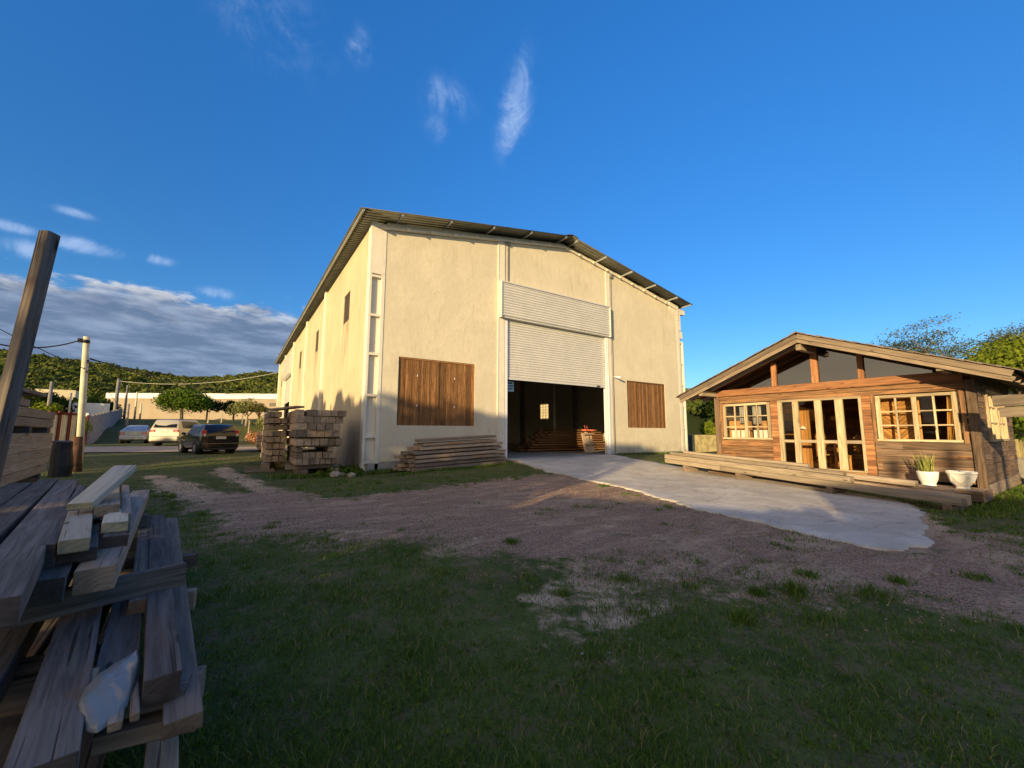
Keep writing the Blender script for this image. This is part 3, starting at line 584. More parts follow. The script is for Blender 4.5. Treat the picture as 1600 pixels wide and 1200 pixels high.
# front wall: pieces around shutters and the door
for a, b, z0, z1 in ((4.80, 5.5, .02, 8.8), (5.5, 9.15, .02, 1.53), (5.5, 9.15, 4.43, 8.8), (9.15, 10.85, .02, 8.8), (10.85, 18.0, 6.9, 8.8), (18.0, 19.75, .02, 8.8), (19.75, 23.46, .02, 1.53), (19.75, 23.46, 4.43, 8.8), (23.46, 25.06, .02, 8.8)):
    mb.box(a, b, Y0, Y0 + T, z0, z1)
mb.prism([(4.80, 8.8), (25.06, 8.8), (25.06, topz(25.06)), (XM, topz(XM)), (4.80, topz(4.80))], 1, Y0, Y0 + T)
mb.build('front_wall', 'plaster', WH, world=True)
mb = MB()
WY = [(20.46, 21.79), (29.66, 30.83), (38.4, 39.7), (55.9, 57.2)]; DY = (45.0, 51.6)
ys = [Y0 + T]
holes = sorted(WY + [DY])
for h0, h1 in holes:
    mb.box(X0, X0 + T, ys[-1], h0, -.45, topz(X0)); ys.append(h1)
    if (h0, h1) == DY: mb.box(X0, X0 + T, h0, h1, 6.9, topz(X0))
    else: mb.box(X0, X0 + T, h0, h1, -.45, 6.66); mb.box(X0, X0 + T, h0, h1, 8.14, topz(X0))
mb.box(X0, X0 + T, ys[-1], Y1, -.45, topz(X0))
mb.build('side_wall', 'plaster_side', WH, world=True)
mb = MB(); mb.box(X1 - T, X1, Y0 + T, Y1, -.45, topz(X1)); mb.build('side_wall', 'plaster', WH, world=True)
mb = MB(); mb.prism([(X0 + T, -.4), (X1 - T, -.4), (X1 - T, topz(X1 - T)), (XM, topz(XM)), (X0 + T, topz(X0 + T))], 1, Y1 - T, Y1); mb.build('back_wall', 'plaster', WH, world=True)
mb = MB(); mb.box(18.02, 25.06, Y0 + .012, Y0 + T, -.6, .02); mb.build('plinth', 'plinth', WH, world=True)
mb = MB(jit=.004); mb.box(4.80, 10.83, Y0 + .012, Y0 + T, -.6, .02)
for k in range(18):  # ragged edge where the render has broken off
    x = R.uniform(4.85, 10.2); w2 = R.uniform(.15, .5); mb.box(x, x + w2, Y0 - .006 + R.uniform(0, .003), Y0 + .02, -.02, R.uniform(.03, .10))
mb.build('plinth', 'plinth', WH, world=True)
# corner column with recessed panels
def hcol(xa, xb, recess=True):
    mb = MB(); d = .14; zz = [-.42, .05, 1.05, 2.72, 4.42, 6.05, 7.72]
    mb.box(xa, xb, Y0 - .02 + d, Y0 + .4, -.5, topz(xa))
    if recess:
        mb.box(xa, xa + .11, Y0 - .02, Y0 - .02 + d, -.5, 7.82); mb.box(xb - .15, xb, Y0 - .02, Y0 - .02 + d, -.5, 7.82)
        for z in zz[1:]: mb.box(xa + .11, xb - .15, Y0 - .018, Y0 - .02 + d, z - .05, z + .05)
        mb.box(xa, xb, Y0 - .02, Y0 - .02 + d, 7.82, topz(xa))
    return mb
hcol(4.15, 4.80).build('corner_column', 'whiteconc', WH, bevel=.01, world=True)
mb = MB(); mb.box(25.06, 25.30, Y0 - .01, Y0 + .4, -.4, topz(25.2)); mb.build('corner_column', 'whiteconc', WH, bevel=.01, world=True)
# open ladder-like bracket column at the right corner
mb = MB(); mb.box(25.34, 25.44, Y0 + .02, Y0 + .22, 0, 7.8); mb.box(25.70, 25.80, Y0 + .02, Y0 + .22, -.1, 7.6)
for z in (.1, 1.5, 3.0, 4.5, 6.0, 7.5): mb.box(25.44, 25.70, Y0 + .04, Y0 + .2, z - .05, z + .05)
mb.box(25.31, 25.75, Y0 + .02, Y0 + .3, 7.8, 8.3); mb.box(25.31, 25.6, Y0 + .02, Y0 + .3, 8.35, 9.9)
mb.prism([(25.31, 9.5), (26.2, 9.62), (26.2, 9.95), (25.31, 10.0)], 1, Y0 + .05, Y0 + .35); mb.prism([(24.3, 9.75), (25.3, 9.1), (25.3, 10.1), (24.3, 10.3)], 1, Y0 - .06, Y0 - .002)
mb.build('bracket_column', 'whiteconc', WH, bevel=.008, world=True)
for xa, xb in ((10.38, 10.80), (18.08, 18.42)):
    mb = MB(); mb.box(xa, xb, Y0 - .035, Y0 + .001, 0, topz(xb) - .1); mb.box(xa, xa + .06, Y0 - .05, Y0 - .034, 0, topz(xb) - .3); mb.build('pilaster', 'whiteconc', WH, bevel=.006, world=True)
for y in (27.1, 35.3, 44.3, 52.6, 60.3):
    mb = MB(); mb.box(X0 - .13, X0 + .001, y - .2, y + .2, -.4, topz(X0) - .12); mb.build('pilaster', 'whiteconc', WH, bevel=.01, world=True)
# gable beam under the roof
mb = MB()
for s_ in (-1, 1):
    a = (XM, Y0 - .07, topz(XM) - .22); b = (XM + s_ * 10.2, Y0 - .07, roofz(XM + s_ * 10.2) - .42); mb.beam(a, b, .13, .09)
    for k in range(1, 9): t_ = k / 9; mb.box(a[0] + (b[0] - a[0]) * t_ - .07, a[0] + (b[0] - a[0]) * t_ + .07, Y0 - .20, Y0 - .13, a[2] + (b[2] - a[2]) * t_ - .06, a[2] + (b[2] - a[2]) * t_ + .05)
mb.build('gable_beam', 'whiteconc', WH, world=True)
mb = MB(); mb.tube([(10.95, Y0 - .06, topz(10.9) - .2), (10.97, Y0 - .05, 8.9)], .022, 6); mb.build('conduit', 'poledark', WH, world=True); mb = MB(); mb.tube([(18.5, Y0 - .05, topz(18.5) - .2), (18.5, Y0 - .045, .05)], .016, 6); mb.build('conduit', 'poledark', WH, world=True); mb = MB(); mb.box(10.8, 11.05, Y0 - .12, Y0 - .01, topz(10.9) - .45, topz(10.9) - .2); mb.build('junction_box', 'poledark', WH, world=True); mb = MB(); mb.box(18.4, 18.6, Y0 - .12, Y0 - .01, topz(18.5) - .55, topz(18.5) - .25); mb.build('junction_box', 'poledark', WH, world=True)
mb = MB(); mb.tube([(18.55, Y0, 4.55), (18.58, Y0 - .3, 4.52)], .03, 8); mb.obox((18.62, Y0 - .38, 4.5), Vector((.3, -.95, -.1)).normalized(), Vector((.95, .3, 0)), Vector((0, 0, 1)), .22, .09, .09); mb.build('wall_lamp', 'steel_white', WH, world=True)
# roof
def corrugated(xa, xb, za, zb, ya, yb, pitch=.22, amp=.026):
    k = int((yb - ya) / pitch); V = []; F = []
    ysn = []
    for i in range(k):
        y = ya + i * pitch
        for t_, a in ((0, 0), (.28, 0), (.42, 1), (.78, 1), (.92, 0)): ysn.append((y + t_ * pitch, a * amp))
    ysn.append((yb, 0))
    for y, a in ysn: V += [(xa, y, za + a), (xb, y, zb + a), (xa, y, za + a - .012), (xb, y, zb + a - .012)]
    m_ = len(ysn)
    for i in range(m_ - 1):
        a, b = 4 * i, 4 * i + 4
        F += [(a, a + 1, b + 1, b), (a + 2, b + 2, b + 3, a + 3), (a, b, b + 2, a + 2), (a + 1, a + 3, b + 3, b + 1)]
    F += [(0, 2, 3, 1), (4 * m_ - 4, 4 * m_ - 3, 4 * m_ - 1, 4 * m_ - 2)]
    return np.array(V, float), np.array(F)
YF = 16.0
for xa, xb in ((3.50, XM), (XM, 25.86)):
    V, F = corrugated(xa, xb, roofz(xa), roofz(xb), YF, 61.4); V -= np.array([XM, Y0, 0]); npmesh('roof_slope', V, F, 'zinc', parent=WH)
mb = MB(); mb.prism([(XM - .42, roofz(XM - .42) + .03), (XM, 12.08), (XM + .42, roofz(XM + .42) + .03), (XM + .42, roofz(XM + .42) + .045), (XM, 12.10), (XM - .42, roofz(XM - .42) + .045)], 1, YF - .03, 61.4); mb.build('ridge_cap', 'zinc', WH, world=True)
for x in (3.62, 5.2, 7.45, 9.7, 11.95, 14.3, 15.15, 17.4, 19.65, 21.9, 24.2, 25.7):
    mb = MB(); z = roofz(x) - .015; mb.box(x - .03, x + .03, YF + .04, 61.2, z - .11, z - .001); mb.box(x - .03, x + .04, YF + .04, YF + .05, z - .12, z); mb.build('purlin', 'purlin', WH, world=True)
# shutters of dark vertical boards
def shutter(xa, xb, za, zb, nb, leaves):
    fr = MB(); fr.box(xa, xb, Y0 + .03, Y0 + .10, zb - .07, zb); fr.box(xa, xa + .05, Y0 + .03, Y0 + .10, za, zb - .07); fr.box(xb - .05, xb, Y0 + .03, Y0 + .10, za, zb - .07)
    root = fr.build('window_shutter', 'shutter', WH, world=True)
    if leaves == 2: cs = MB(); cs.box((xa + xb) / 2 - .035, (xa + xb) / 2 + .035, Y0 + .025, Y0 + .06, za, zb - .07, rnd=.1); cs.build('centre_stile', 'shutter', root, bevel=.004, world=True)
    root['label'] = 'pair of brown vertical board shutters' if leaves == 2 else 'brown vertical board shutter'
    W2 = (xb - xa - .1) / leaves
    for q in range(leaves):
        lf = MB(); x = xa + .05 + q * W2; bw = W2 / (nb / leaves)
        for k in range(nb // leaves):
            dy = R.uniform(0, .012); lf.box(x + k * bw + .004, x + (k + 1) * bw - .004, Y0 + .055 + dy, Y0 + .085 + dy, za + .005, zb - .075)
        lf.box(x, x + W2, Y0 + .09, Y0 + .12, za + .01, zb - .08)
        lf.build('shutter_leaf', 'shutter', root, bevel=.003, world=True)
        if leaves == 2:
            hb = MB()
            for z in (za + .8, za + 2.1): hb = MB(); hb.box(x + W2 * .45, x + W2 * .45 + .03, Y0 + .04, Y0 + .056, z, z + .09); hb.build('bolt', 'steel_white', root, world=True)
shutter(5.5, 9.15, 1.53, 4.43, 36, 2); shutter(19.75, 23.46, 1.53, 4.43, 26, 1)
# roller doors: ribbed curtain, hood box, guides
def ribs(mb, x0, x1, z0, z1, y, pitch, amp, axis=0):
    n_ = max(2, int((z1 - z0) / pitch)); ph = (z1 - z0) / n_; pr = []
    for k in range(n_):
        for t_, a in ((.06, 0), (.3, .8), (.5, 1), (.7, .8), (.94, 0)): pr.append((z0 + (k + t_) * ph, a * amp))
    P = [(y - a, z) if axis == 0 else (y - a, z) for z, a in pr]
    poly = P + [(y + .03, z1), (y + .03, z0)]
    if axis == 0: mb.prism(poly, 0, x0, x1, .5)
    else: mb.prism(poly, 1, x0, x1, .5)
mb = MB(); ribs(mb, 10.98, 17.92, 3.97, 7.0, Y0 + .10, .125, .045); mb.box(10.98, 17.92, Y0 + .05, Y0 + .14, 3.86, 3.97); rd = mb.build('roller_door', 'roller', WH, world=True)
mb = MB(); mb.box(17.2, 17.45, Y0 + .02, Y0 + .05, 3.88, 3.95); mb.build('handle', 'blackplastic', rd, world=True)
mb = MB(); ribs(mb, 10.50, 18.16, 6.98, 8.70, Y0 - .20, .125, .045); mb.box(10.50, 18.16, Y0 - .17, Y0 - .001, 6.92, 6.98); mb.box(10.46, 18.20, Y0 - .27, Y0 - .001, 8.70, 8.76); mb.box(10.45, 10.50, Y0 - .27, Y0 - .001, 6.9, 8.7); mb.box(18.16, 18.21, Y0 - .27, Y0 - .001, 6.9, 8.7); mb.build('roller_hood', 'roller', WH, world=True)
for x in (10.84, 17.93):
    mb = MB(); mb.box(x, x + .13, Y0 - .03, Y0 + .04, .0, 6.9); mb.box(x, x + .13, Y0 + .15, Y0 + .21, 0, 6.9); mb.box(x if x < 12 else x + .09, x + .04 if x < 12 else x + .13, Y0 + .04, Y0 + .15, 0, 6.9); mb.build('door_guide', 'steel_white', WH, bevel=.006, world=True)
mb = MB(); mb.box(18.06, 18.16, Y0 - .07, Y0 - .036, .0, 4.6); mb.build('door_guide', 'steel_white', WH, world=True)
# side roller door (same kind, on the long side)
mb = MB(); ribs(mb, DY[0] + .1, DY[1] - .1, 4.3, 7.0, X0 + .10, .105, .028, 1)
mb.build('roller_door', 'roller', WH, world=True)
mb = MB(); ribs(mb, DY[0] - .2, DY[1] + .2, 6.98, 8.9, X0 - .30, .115, .03, 1); mb.box(X0 - .28, X0 - .001, DY[0] - .2, DY[1] + .2, 6.93, 6.98); mb.box(X0 - .34, X0 - .001, DY[0] - .25, DY[1] + .25, 8.9, 8.95); mb.box(X0 - .33, X0 - .001, DY[0] - .25, DY[0] - .2, 6.9, 8.9); mb.box(X0 - .33, X0 - .001, DY[1] + .2, DY[1] + .25, 6.9, 8.9); mb.build('roller_hood', 'roller', WH, world=True)
for y in (DY[0] + .0, DY[1] - .12): mb = MB(); mb.box(X0 - .03, X0 + .05, y, y + .12, .0, 6.9); mb.build('door_guide', 'steel_white', WH, world=True)
for a, b in WY:   # side windows: pierced block grille
    mb = MB(); mb.box(X0 + .03, X0 + .12, a, b, 6.66, 6.72); mb.box(X0 + .03, X0 + .12, a, b, 8.08, 8.14)
    for k in range(4): y = a + (b - a - .05) * k / 3; mb.box(X0 + .03, X0 + .12, y, y + .05, 6.72, 8.08)
    fr = mb.build('window', 'grille', WH, world=True)
    mb = MB()
    for k in range(1, 5): z = 6.72 + 1.36 * k / 5; mb.obox((X0 + .08, (a + b) / 2, z), Vector((cos(.6), 0, -sin(.6))), Vector((0, 1, 0)), Vector((sin(.6), 0, cos(.6))), .10, b - a, .02)
    mb.build('louvre', 'grille', fr, world=True)
mb = MB(); mb.box(X0 + T, X1 - T, Y0 - .02, Y1 - T, -.3, -.002); mb.build('floor', 'floor_in', WH, world=True)
for y in (27.1, 35.3, 44.3, 52.6):   # inside portal frames
    mb = MB()
    for x in (X0 + T, X1 - T - .3): mb.box(x, x + .3, y - .2, y + .2, 0, topz(x + .15) - .2)
    mb.beam((X0 + .4, y, roofz(X0 + .4) - .35), (XM, y, roofz(XM) - .35), .2, .3); mb.beam((X1 - .4, y, roofz(X1 - .4) - .35), (XM, y, roofz(XM) - .35), .2, .3); mb.build('portal_frame', 'conc_in', WH, world=True)
# things inside the warehouse
def place(mb_loc, name, mat, label, cat, group=None, bevel=0.): pass
def timber(A, B, wd, h, mat, label, group=None, name='timber', cat='timber', bev=.006, up=Vector((0, 0, 1)), rnd=None, jit=.004, kind=None):
    A = Vector(A); B = Vector(B); c = (A + B) / 2; mb = MB(jit=jit); mb.beam(A - c, B - c, wd, h, rnd, up)
    o = mb.build(name, mat, None, bevel=bev, origin=None); o.location = c; return tag(o, label, cat, group, kind)
ORD = ['bottom', 'second', 'third', 'fourth', 'fifth', 'sixth', 'seventh', 'eighth', 'ninth', 'tenth', 'eleventh', 'twelfth', 'thirteenth']
for r in range(9):
    z = .12 + r * .16; n_ = 4
    for q in range(n_):
        x = 15.6 + q * .5 + R.uniform(-.05, .05) + r * .10; y0 = 21.6 + R.uniform(-.3, .3); L = 7.6 - r * .25 + R.uniform(-.6, .6)
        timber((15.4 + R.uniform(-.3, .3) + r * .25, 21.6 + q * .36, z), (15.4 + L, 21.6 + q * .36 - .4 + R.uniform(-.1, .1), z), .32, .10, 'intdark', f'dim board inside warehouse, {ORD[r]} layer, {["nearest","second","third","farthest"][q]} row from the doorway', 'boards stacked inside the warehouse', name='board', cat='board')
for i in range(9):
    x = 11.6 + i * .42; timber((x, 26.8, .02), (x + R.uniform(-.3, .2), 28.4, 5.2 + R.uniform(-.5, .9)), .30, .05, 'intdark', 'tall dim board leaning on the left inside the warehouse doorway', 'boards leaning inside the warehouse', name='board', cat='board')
for r in range(4):
    for q in range(3):
        x = 17.15 + q * .26 + r * .06; timber((x, 17.75 + r * .01, .10 + r * .0), (x + .28, 18.35, 1.25 + R.uniform(-.08, .1)), .24, .035, 'timber_mix', 'short plank leaning just inside the right door guide', 'short planks leaning inside the door', name='plank', cat='plank') if r == 0 else None
for z in (.55, 1.15): timber((16.95 + z * .12, 17.62 + z * .35, z), (17.95 + z * .1, 17.62 + z * .35, z + .01), .06, .06, 'timber_mix', 'upper crosspiece on the planks leaning inside the door' if z > 1 else 'lower crosspiece on the planks leaning inside the door', 'crosspieces inside the door', name='batten', cat='batten')
mb = MB(jit=.02); mb.box(-.32, .32, -.2, .2, 0, .09); mb.tube([(-.2, 0, .09), (-.28, .02, .34)], .012, 6); mb.tube([(.0, 0, .09), (-.1, .02, .3)], .012, 6); o = mb.build('plastic_tray', 'redcloth'); o.location = (17.62, 18.1, 1.33); tag(o, 'orange-red plastic tray on top of the leaning planks inside the door', 'tray')
for x, lb in ((20.2, 'dark steel post standing inside the warehouse'),): timber((x, 24.4, 0), (x, 24.4, 6.5), .14, .14, 'purlin', lb, name='steel_post', cat='post', up=Vector((1, 0, 0)))
mb = MB(); mb.box(0, .46, 0, .02, 0, .52); o = mb.build('hanging_sign', 'signb'); o.location = (11.14, Y0 + .35, 3.30); tag(o, 'small pale blue sign with dark lettering hanging in the doorway', 'sign')
mb = MB()
for z, a, b in ((.38, .1, .36), (.24, .05, .2), (.24, .23, .41), (.10, .06, .40)): mb.box(a, b, -.004, 0, z, z + .07)
mb.build('lettering', 'signd', o)

# ------------------------------------------------------------------ wooden cottage
XC, XE, YA, YB = 15.34, 20.9, 2.05, 8.8
CT = empty('wooden_cottage', (XC, (YA + YB) / 2, -.35), 'weathered wooden cottage with shingled gable roof and glazed front', 'cottage')
RY = 5.42; RZ = 4.30; SL = .400
def cz_(y): return RZ - abs(y - RY) * SL
def siding(mb, axis, c0, c1, a0, a1, z0, z1, h=.205, mat=None, th=.05):
    """overlapping horizontal boards; axis 1: wall along y at x=c0..c1, axis 0: wall along x at y=c0..c1"""
    z = z0
    while z < z1 - .01:
        zt = min(z + h * R.uniform(.92, 1.06), z1)
        if z1 - zt < .05: zt = z1
        a = a0
        while a < a1 - .02:
            b = a1 if R.random() < .55 or a1 - a < 1.2 else a + R.uniform(.6, 1.0) * (a1 - a)
            j = R.uniform(-.006, .006)
            if axis == 1: mb.box(c0 + j, c1, a, b - .002, z + .004, zt - .004, ax=1)
            else: mb.box(a, b - .002, c0 + j, c1, z + .004, zt - .004, ax=0)
            a = b
        z = zt
FX = XC
mb = MB(jit=.004)
siding(mb, 1, FX, FX + .06, 2.20, 4.08, -.02, 1.03)
siding(mb, 1, FX, FX + .06, 2.20, 2.34, 1.03, 2.34); siding(mb, 1, FX, FX + .06, 4.0, 4.08, 1.03, 2.34)
mb.build('front_wall', 'log_dark', CT, bevel=.006, world=True)
mb = MB(jit=.004); siding(mb, 1, FX, FX + .06, 6.80, 8.72, -.02, 1.03); siding(mb, 1, FX, FX + .06, 8.5, 8.72, 1.03, 2.34); mb.build('front_wall', 'log', CT, bevel=.006, world=True)
mb = MB(jit=.004); siding(mb, 1, FX - .01, FX + .05, 2.2, 8.72, 2.34, 2.60, .13); mb.build('lintel', 'log', CT, bevel=.006, world=True)
mb = MB(jit=.004); mb.box(FX - .09, FX + .08, 2.2, 8.75, 2.60, 2.84, ax=1); mb.build('front_beam', 'log_red', CT, bevel=.01, world=True)
mb = MB(jit=.003)
siding(mb, 0, YA, YA + .05, XC + .1, 16.62, -.02, 3.0, .15); siding(mb, 0, YA, YA + .05, 19.35, XE, -.02, 2.95, .15); siding(mb, 0, YA, YA + .05, 16.62, 19.35, -.02, 1.02, .15); siding(mb, 0, YA, YA + .05, 16.62, 19.35, 2.42, 2.95, .15)
mb.build('side_wall', 'log_dark', CT, bevel=.004, world=True)
mb = MB(jit=.003); siding(mb, 0, YB - .05, YB, XC + .05, XE, -.02, 2.92, .2); mb.build('side_wall', 'log_dark', CT, world=True)
mb = MB(); mb.prism([(YA + .1, -.1), (YB - .1, -.1), (YB - .1, 2.85), (RY, cz_(RY) - .2), (YA + .1, 2.85)], 0, XE - .08, XE); mb.build('back_wall', 'intwood', CT, world=True)
mb = MB(jit=.003)
for k in range(16): z = .1 + k * .17; mb.box(XE - .11, XE - .082, YA + .15, YB - .15, z, z + .165)
mb.build('inner_panelling', 'intwood', CT, world=True)
for y, nm in ((YA + .02, 'corner_post'), (YB - .14, 'corner_post')):
    mb = MB(jit=.004); mb.box(FX - .07, FX + .10, y - .06, y + .12, -.3, 2.60); mb.build(nm, 'log_dark', CT, bevel=.012, world=True)
# stacked-block columns either side of the doors
for ya, yb in ((4.10, 4.30), (6.58, 6.80)):
    mb = MB(jit=.006); z = 0.
    while z < 2.33: zt = min(z + R.uniform(.07, .12), 2.34); mb.box(FX - .045 + R.uniform(-.01, .01), FX + .06, ya, yb, z, zt, ax=1); z = zt
    mb.build('block_column', 'log_red', CT, bevel=.01, world=True)
# glazed double doors
dr = MB(jit=.003); dr.box(FX - .03, FX + .06, 4.30, 6.58, 2.27, 2.34); 
DR = dr.build('door_frame', 'frame', CT, bevel=.006, world=True)
mb = MB(jit=.003); mb.box(FX - .03, FX + .06, 4.30, 6.58, .08, .14); mb.build('threshold', 'frame', DR, bevel=.006, world=True)
for a, b in ((6.45, 6.58), (5.96, 6.13), (5.32, 5.50), (4.76, 4.96), (4.30, 4.37)):
    mb = MB(jit=.004); mb.box(FX - .045, FX + .05, a, b, .14, 2.27); mb.build('door_stile', 'frame', DR, bevel=.006, world=True)
for a, b in ((6.13, 6.45), (5.50, 5.96), (4.96, 5.32), (4.37, 4.76)):
    mb = MB(); mb.box(FX - .02, FX + .04, a, b, .93, 1.02); mb.build('door_rail', 'timber_grey', DR, bevel=.004, world=True)
    mb = MB(); mb.box(FX + .008, FX + .014, a, b, .14, .93); mb.box(FX + .008, FX + .014, a, b, 1.02, 2.27); mb.build('door_pane', 'glass', DR, world=True)
def window(ya, yb, za, zb, lean=True):
    fr = MB(jit=.004); fr.box(FX - .05, FX + .06, ya, ya + .10, za, zb); fr.box(FX - .05, FX + .06, yb - .10, yb, za, zb); fr.box(FX - .04, FX + .06, ya + .1, yb - .1, zb - .08, zb); fr.box(FX - .07, FX + .06, ya - .03, yb + .03, za - .06, za)
    ym = (ya + yb) / 2; fr.box(FX - .04, FX + .05, ym - .05, ym + .05, za, zb - .08)
    root = fr.build('window', 'frame', CT, bevel=.006, world=True)
    for s0, s1 in ((ya + .1, ym - .05), (ym + .05, yb - .1)):
        mb = MB(jit=.002); q = (s0 + s1) / 2; mb.box(FX - .03, FX + .02, q - .022, q + .022, za, zb - .08)
        for k in (1, 2):
            z = za + (zb - .08 - za) * k / 3; mb.box(FX - .027, FX + .015, s0, q - .022, z - .018, z + .018); mb.box(FX - .027, FX + .015, q + .022, s1, z - .018, z + .018)
        mb.build('glazing_bars', 'frame', root, bevel=.003, world=True)
        mb = MB(); mb.box(FX - .006, FX + .0, s0, s1, za, zb - .08); mb.build('pane', 'glass', root, world=True)
    return root
window(2.36, 3.98, 1.07, 2.31); window(6.82, 8.48, 1.07, 2.31)
# moulded trim round both windows
for ya in (2.23, 4.015, 8.515): mb = MB(jit=.004); mb.box(FX - .03, FX - .001, ya, ya + .085, .98, 2.34); mb.build('window_trim', 'log', CT, bevel=.006, world=True)
# gable glazing and posts
mb = MB(); 
for ya, yb in ((2.75, 4.17), (4.31, 5.32), (5.50, 6.55), (6.69, 8.5)):
    pl = [(ya, 2.84), (yb, 2.84), (yb, max(cz_(yb) - .20, 2.85)), (ya, max(cz_(ya) - .20, 2.85))]
    if ya < RY < yb: pl = pl[:2] + [(yb, cz_(yb) - .2), (RY, RZ - .2), (ya, cz_(ya) - .2)]
    q = MB(); q.prism(pl, 0, FX + .02, FX + .03); q.build('gable_pane', 'gableglass', CT, world=True)
for ya, yb in ((4.17, 4.31), (5.32, 5.50), (6.55, 6.69)):
    q = MB(jit=.003); q.box(FX - .06, FX + .07, ya, yb, 2.84, cz_((ya + yb) / 2) - .18); q.build('gable_post', 'log_red', CT, bevel=.006, world=True)
# projecting beams
for y, z in ((RY, RZ - .42), (8.72, 2.70), (2.42, 2.86)):
    q = MB(jit=.004); q.box(14.28, FX + (5.4 if y == RY else .3), y - .07, y + .07, z - .09, z + .09); q.build('roof_beam', 'timber_grey', CT, bevel=.008, world=True)
for s_, nm in ((1, 'left'), (-1, 'right')):
    ye = RY + s_ * 4.13
    # bargeboards in two layers
    q = MB(jit=.004); U = Vector((0, 0, 1))
    for (xo, dz, hh) in ((14.20, -.085, .14), (14.235, -.215, .12)):
        A_ = Vector((xo, RY, RZ + dz)); B_ = Vector((xo, ye, cz_(ye) + dz)); q.beam(A_, B_, .04, hh)
    q.build('bargeboard', 'fascia', CT, bevel=.006, world=True)
    # sheathing and rafters
    q = MB(); A_ = Vector((14.25, RY, RZ - .07)); 
    P = [(14.25, RY, RZ - .045), (22.2, RY, RZ - .045), (22.2, ye, cz_(ye) - .045), (14.25, ye, cz_(ye) - .045)]
    P2 = [(p[0], p[1], p[2] - .025) for p in P]; i = q.addv(P + P2); 
    for f in ((0, 1, 2, 3), (7, 6, 5, 4), (0, 4, 5, 1), (1, 5, 6, 2), (2, 6, 7, 3), (3, 7, 4, 0)): q.face([i + k for k in f])
    q.build('roof_boarding', 'intdark', CT, world=True)
    for k in range(9):
        x = 14.9 + k * .86; q = MB(jit=.003); q.beam((x, RY + s_ * .03, RZ - .14), (x, ye + s_ * -.03, cz_(ye) - .13), .06, .12); q.build('rafter', 'timber_grey', CT, bevel=.004, world=True)
    # shingles: courses of separate tapered boards
    q = MB(jit=.004); nco = 15; Ls = 4.2 / cos(math.atan(SL)); ch = Ls / nco
    dY = Vector((0, s_ * cos(math.atan(SL)), -sin(math.atan(SL)))); nZ = Vector((0, s_ * sin(math.atan(SL)), cos(math.atan(SL))))
    for c_ in range(nco):
        x = 14.15 + R.uniform(-.03, 0)
        while x < 22.25:
            wd = R.uniform(.14, .30); mid = Vector((x + wd / 2, RY, RZ)) + dY * ((c_ + .5) * ch + .02) + nZ * (.002 + R.uniform(0, .006))
            yy = (dY + nZ * -.055).normalized(); q.obox(mid + nZ * .022, Vector((1, 0, 0)), yy * s_, Vector((1, 0, 0)).cross(yy * s_), wd - .006, ch + .09, .022, ax=1); x += wd
    q.build('shingles', 'roofwood', CT, world=True)
q = MB(jit=.003); 
for s_ in (1, -1): q.obox((18.2, RY + s_ * .09, RZ + .045 - .03), Vector((1, 0, 0)), Vector((0, cos(.38), -s_ * sin(.38))), Vector((0, s_ * sin(.38), cos(.38))), 8.1, .22, .022)
q.build('ridge_board', 'roofwood', CT, world=True)
# side window
fr = MB(jit=.003); ya = YA
for a, b, c, d in ((16.62, 16.74, 1.02, 2.42), (19.23, 19.35, 1.02, 2.42), (17.9, 18.06, 1.08, 2.36)): fr.box(a, b, ya - .05, ya + .05, c, d)
fr.box(16.74, 19.23, ya - .06, ya + .05, 1.02, 1.08); fr.box(16.74, 19.23, ya - .04, ya + .05, 2.36, 2.42)
for a in (17.3, 18.62): fr.box(a, a + .045, ya - .03, ya + .03, 1.08, 2.36)
for z in (1.5, 1.93):
    for a, b in ((16.74, 17.3), (17.345, 17.9), (18.06, 18.62), (18.665, 19.23)): fr.box(a, b, ya - .028, ya + .028, z, z + .04)
sw = fr.build('window', 'frame', CT, bevel=.005, world=True)
mb = MB(); mb.box(16.74, 19.23, ya + .035, ya + .04, 1.08, 2.36); mb.build('pane', 'glass', sw, world=True)
mb = MB(); mb.box(16.8, 19.1, ya + .12, ya + .14, 1.08, 2.36); mb.build('blind', 'curtain', sw, world=True)
# floor, deck, footings
mb = MB(); mb.box(XC + .05, XE, YA + .05, YB - .05, -.02, .07); mb.build('floor', 'intwood', CT, world=True)
mb = MB(jit=.003)
for k in range(7): x = 14.38 + k * .14; mb.box(x, x + .132, 2.0, 8.6, -.135, -.095)
dk = mb.build('porch_deck', 'timber_mix', CT, world=True)
mb = MB(jit=.004); mb.box(14.32, 14.37, 1.98, 8.6, -.33, -.10); mb.box(14.33, 15.27, 1.95, 1.99, -.33, -.10); mb.build('deck_fascia', 'log_dark', dk, bevel=.005, world=True)
mb = MB(jit=.006)
for x, y in ((14.5, 2.1), (14.5, 4.6), (14.5, 8.0), (16.6, 2.2), (18.6, 2.2), (20.6, 2.2)): mb.box(x, x + .2, y, y + .2, gz(x, y) - .2, -.32 if x < 15 else -.16)
mb.build('footing', 'timber_old', CT, world=True)
mb = MB(jit=.003); mb.box(XC + .1, XE, YA - .015, YA + .04, -.34, -.03); mb.build('base_board', 'timber_old', CT, world=True)
# steps on the porch at the door
mb = MB(jit=.004); mb.box(14.72, 15.26, 3.9, 6.9, -.093, .03); mb.build('door_step', 'timber_mix', CT, bevel=.006, world=True)

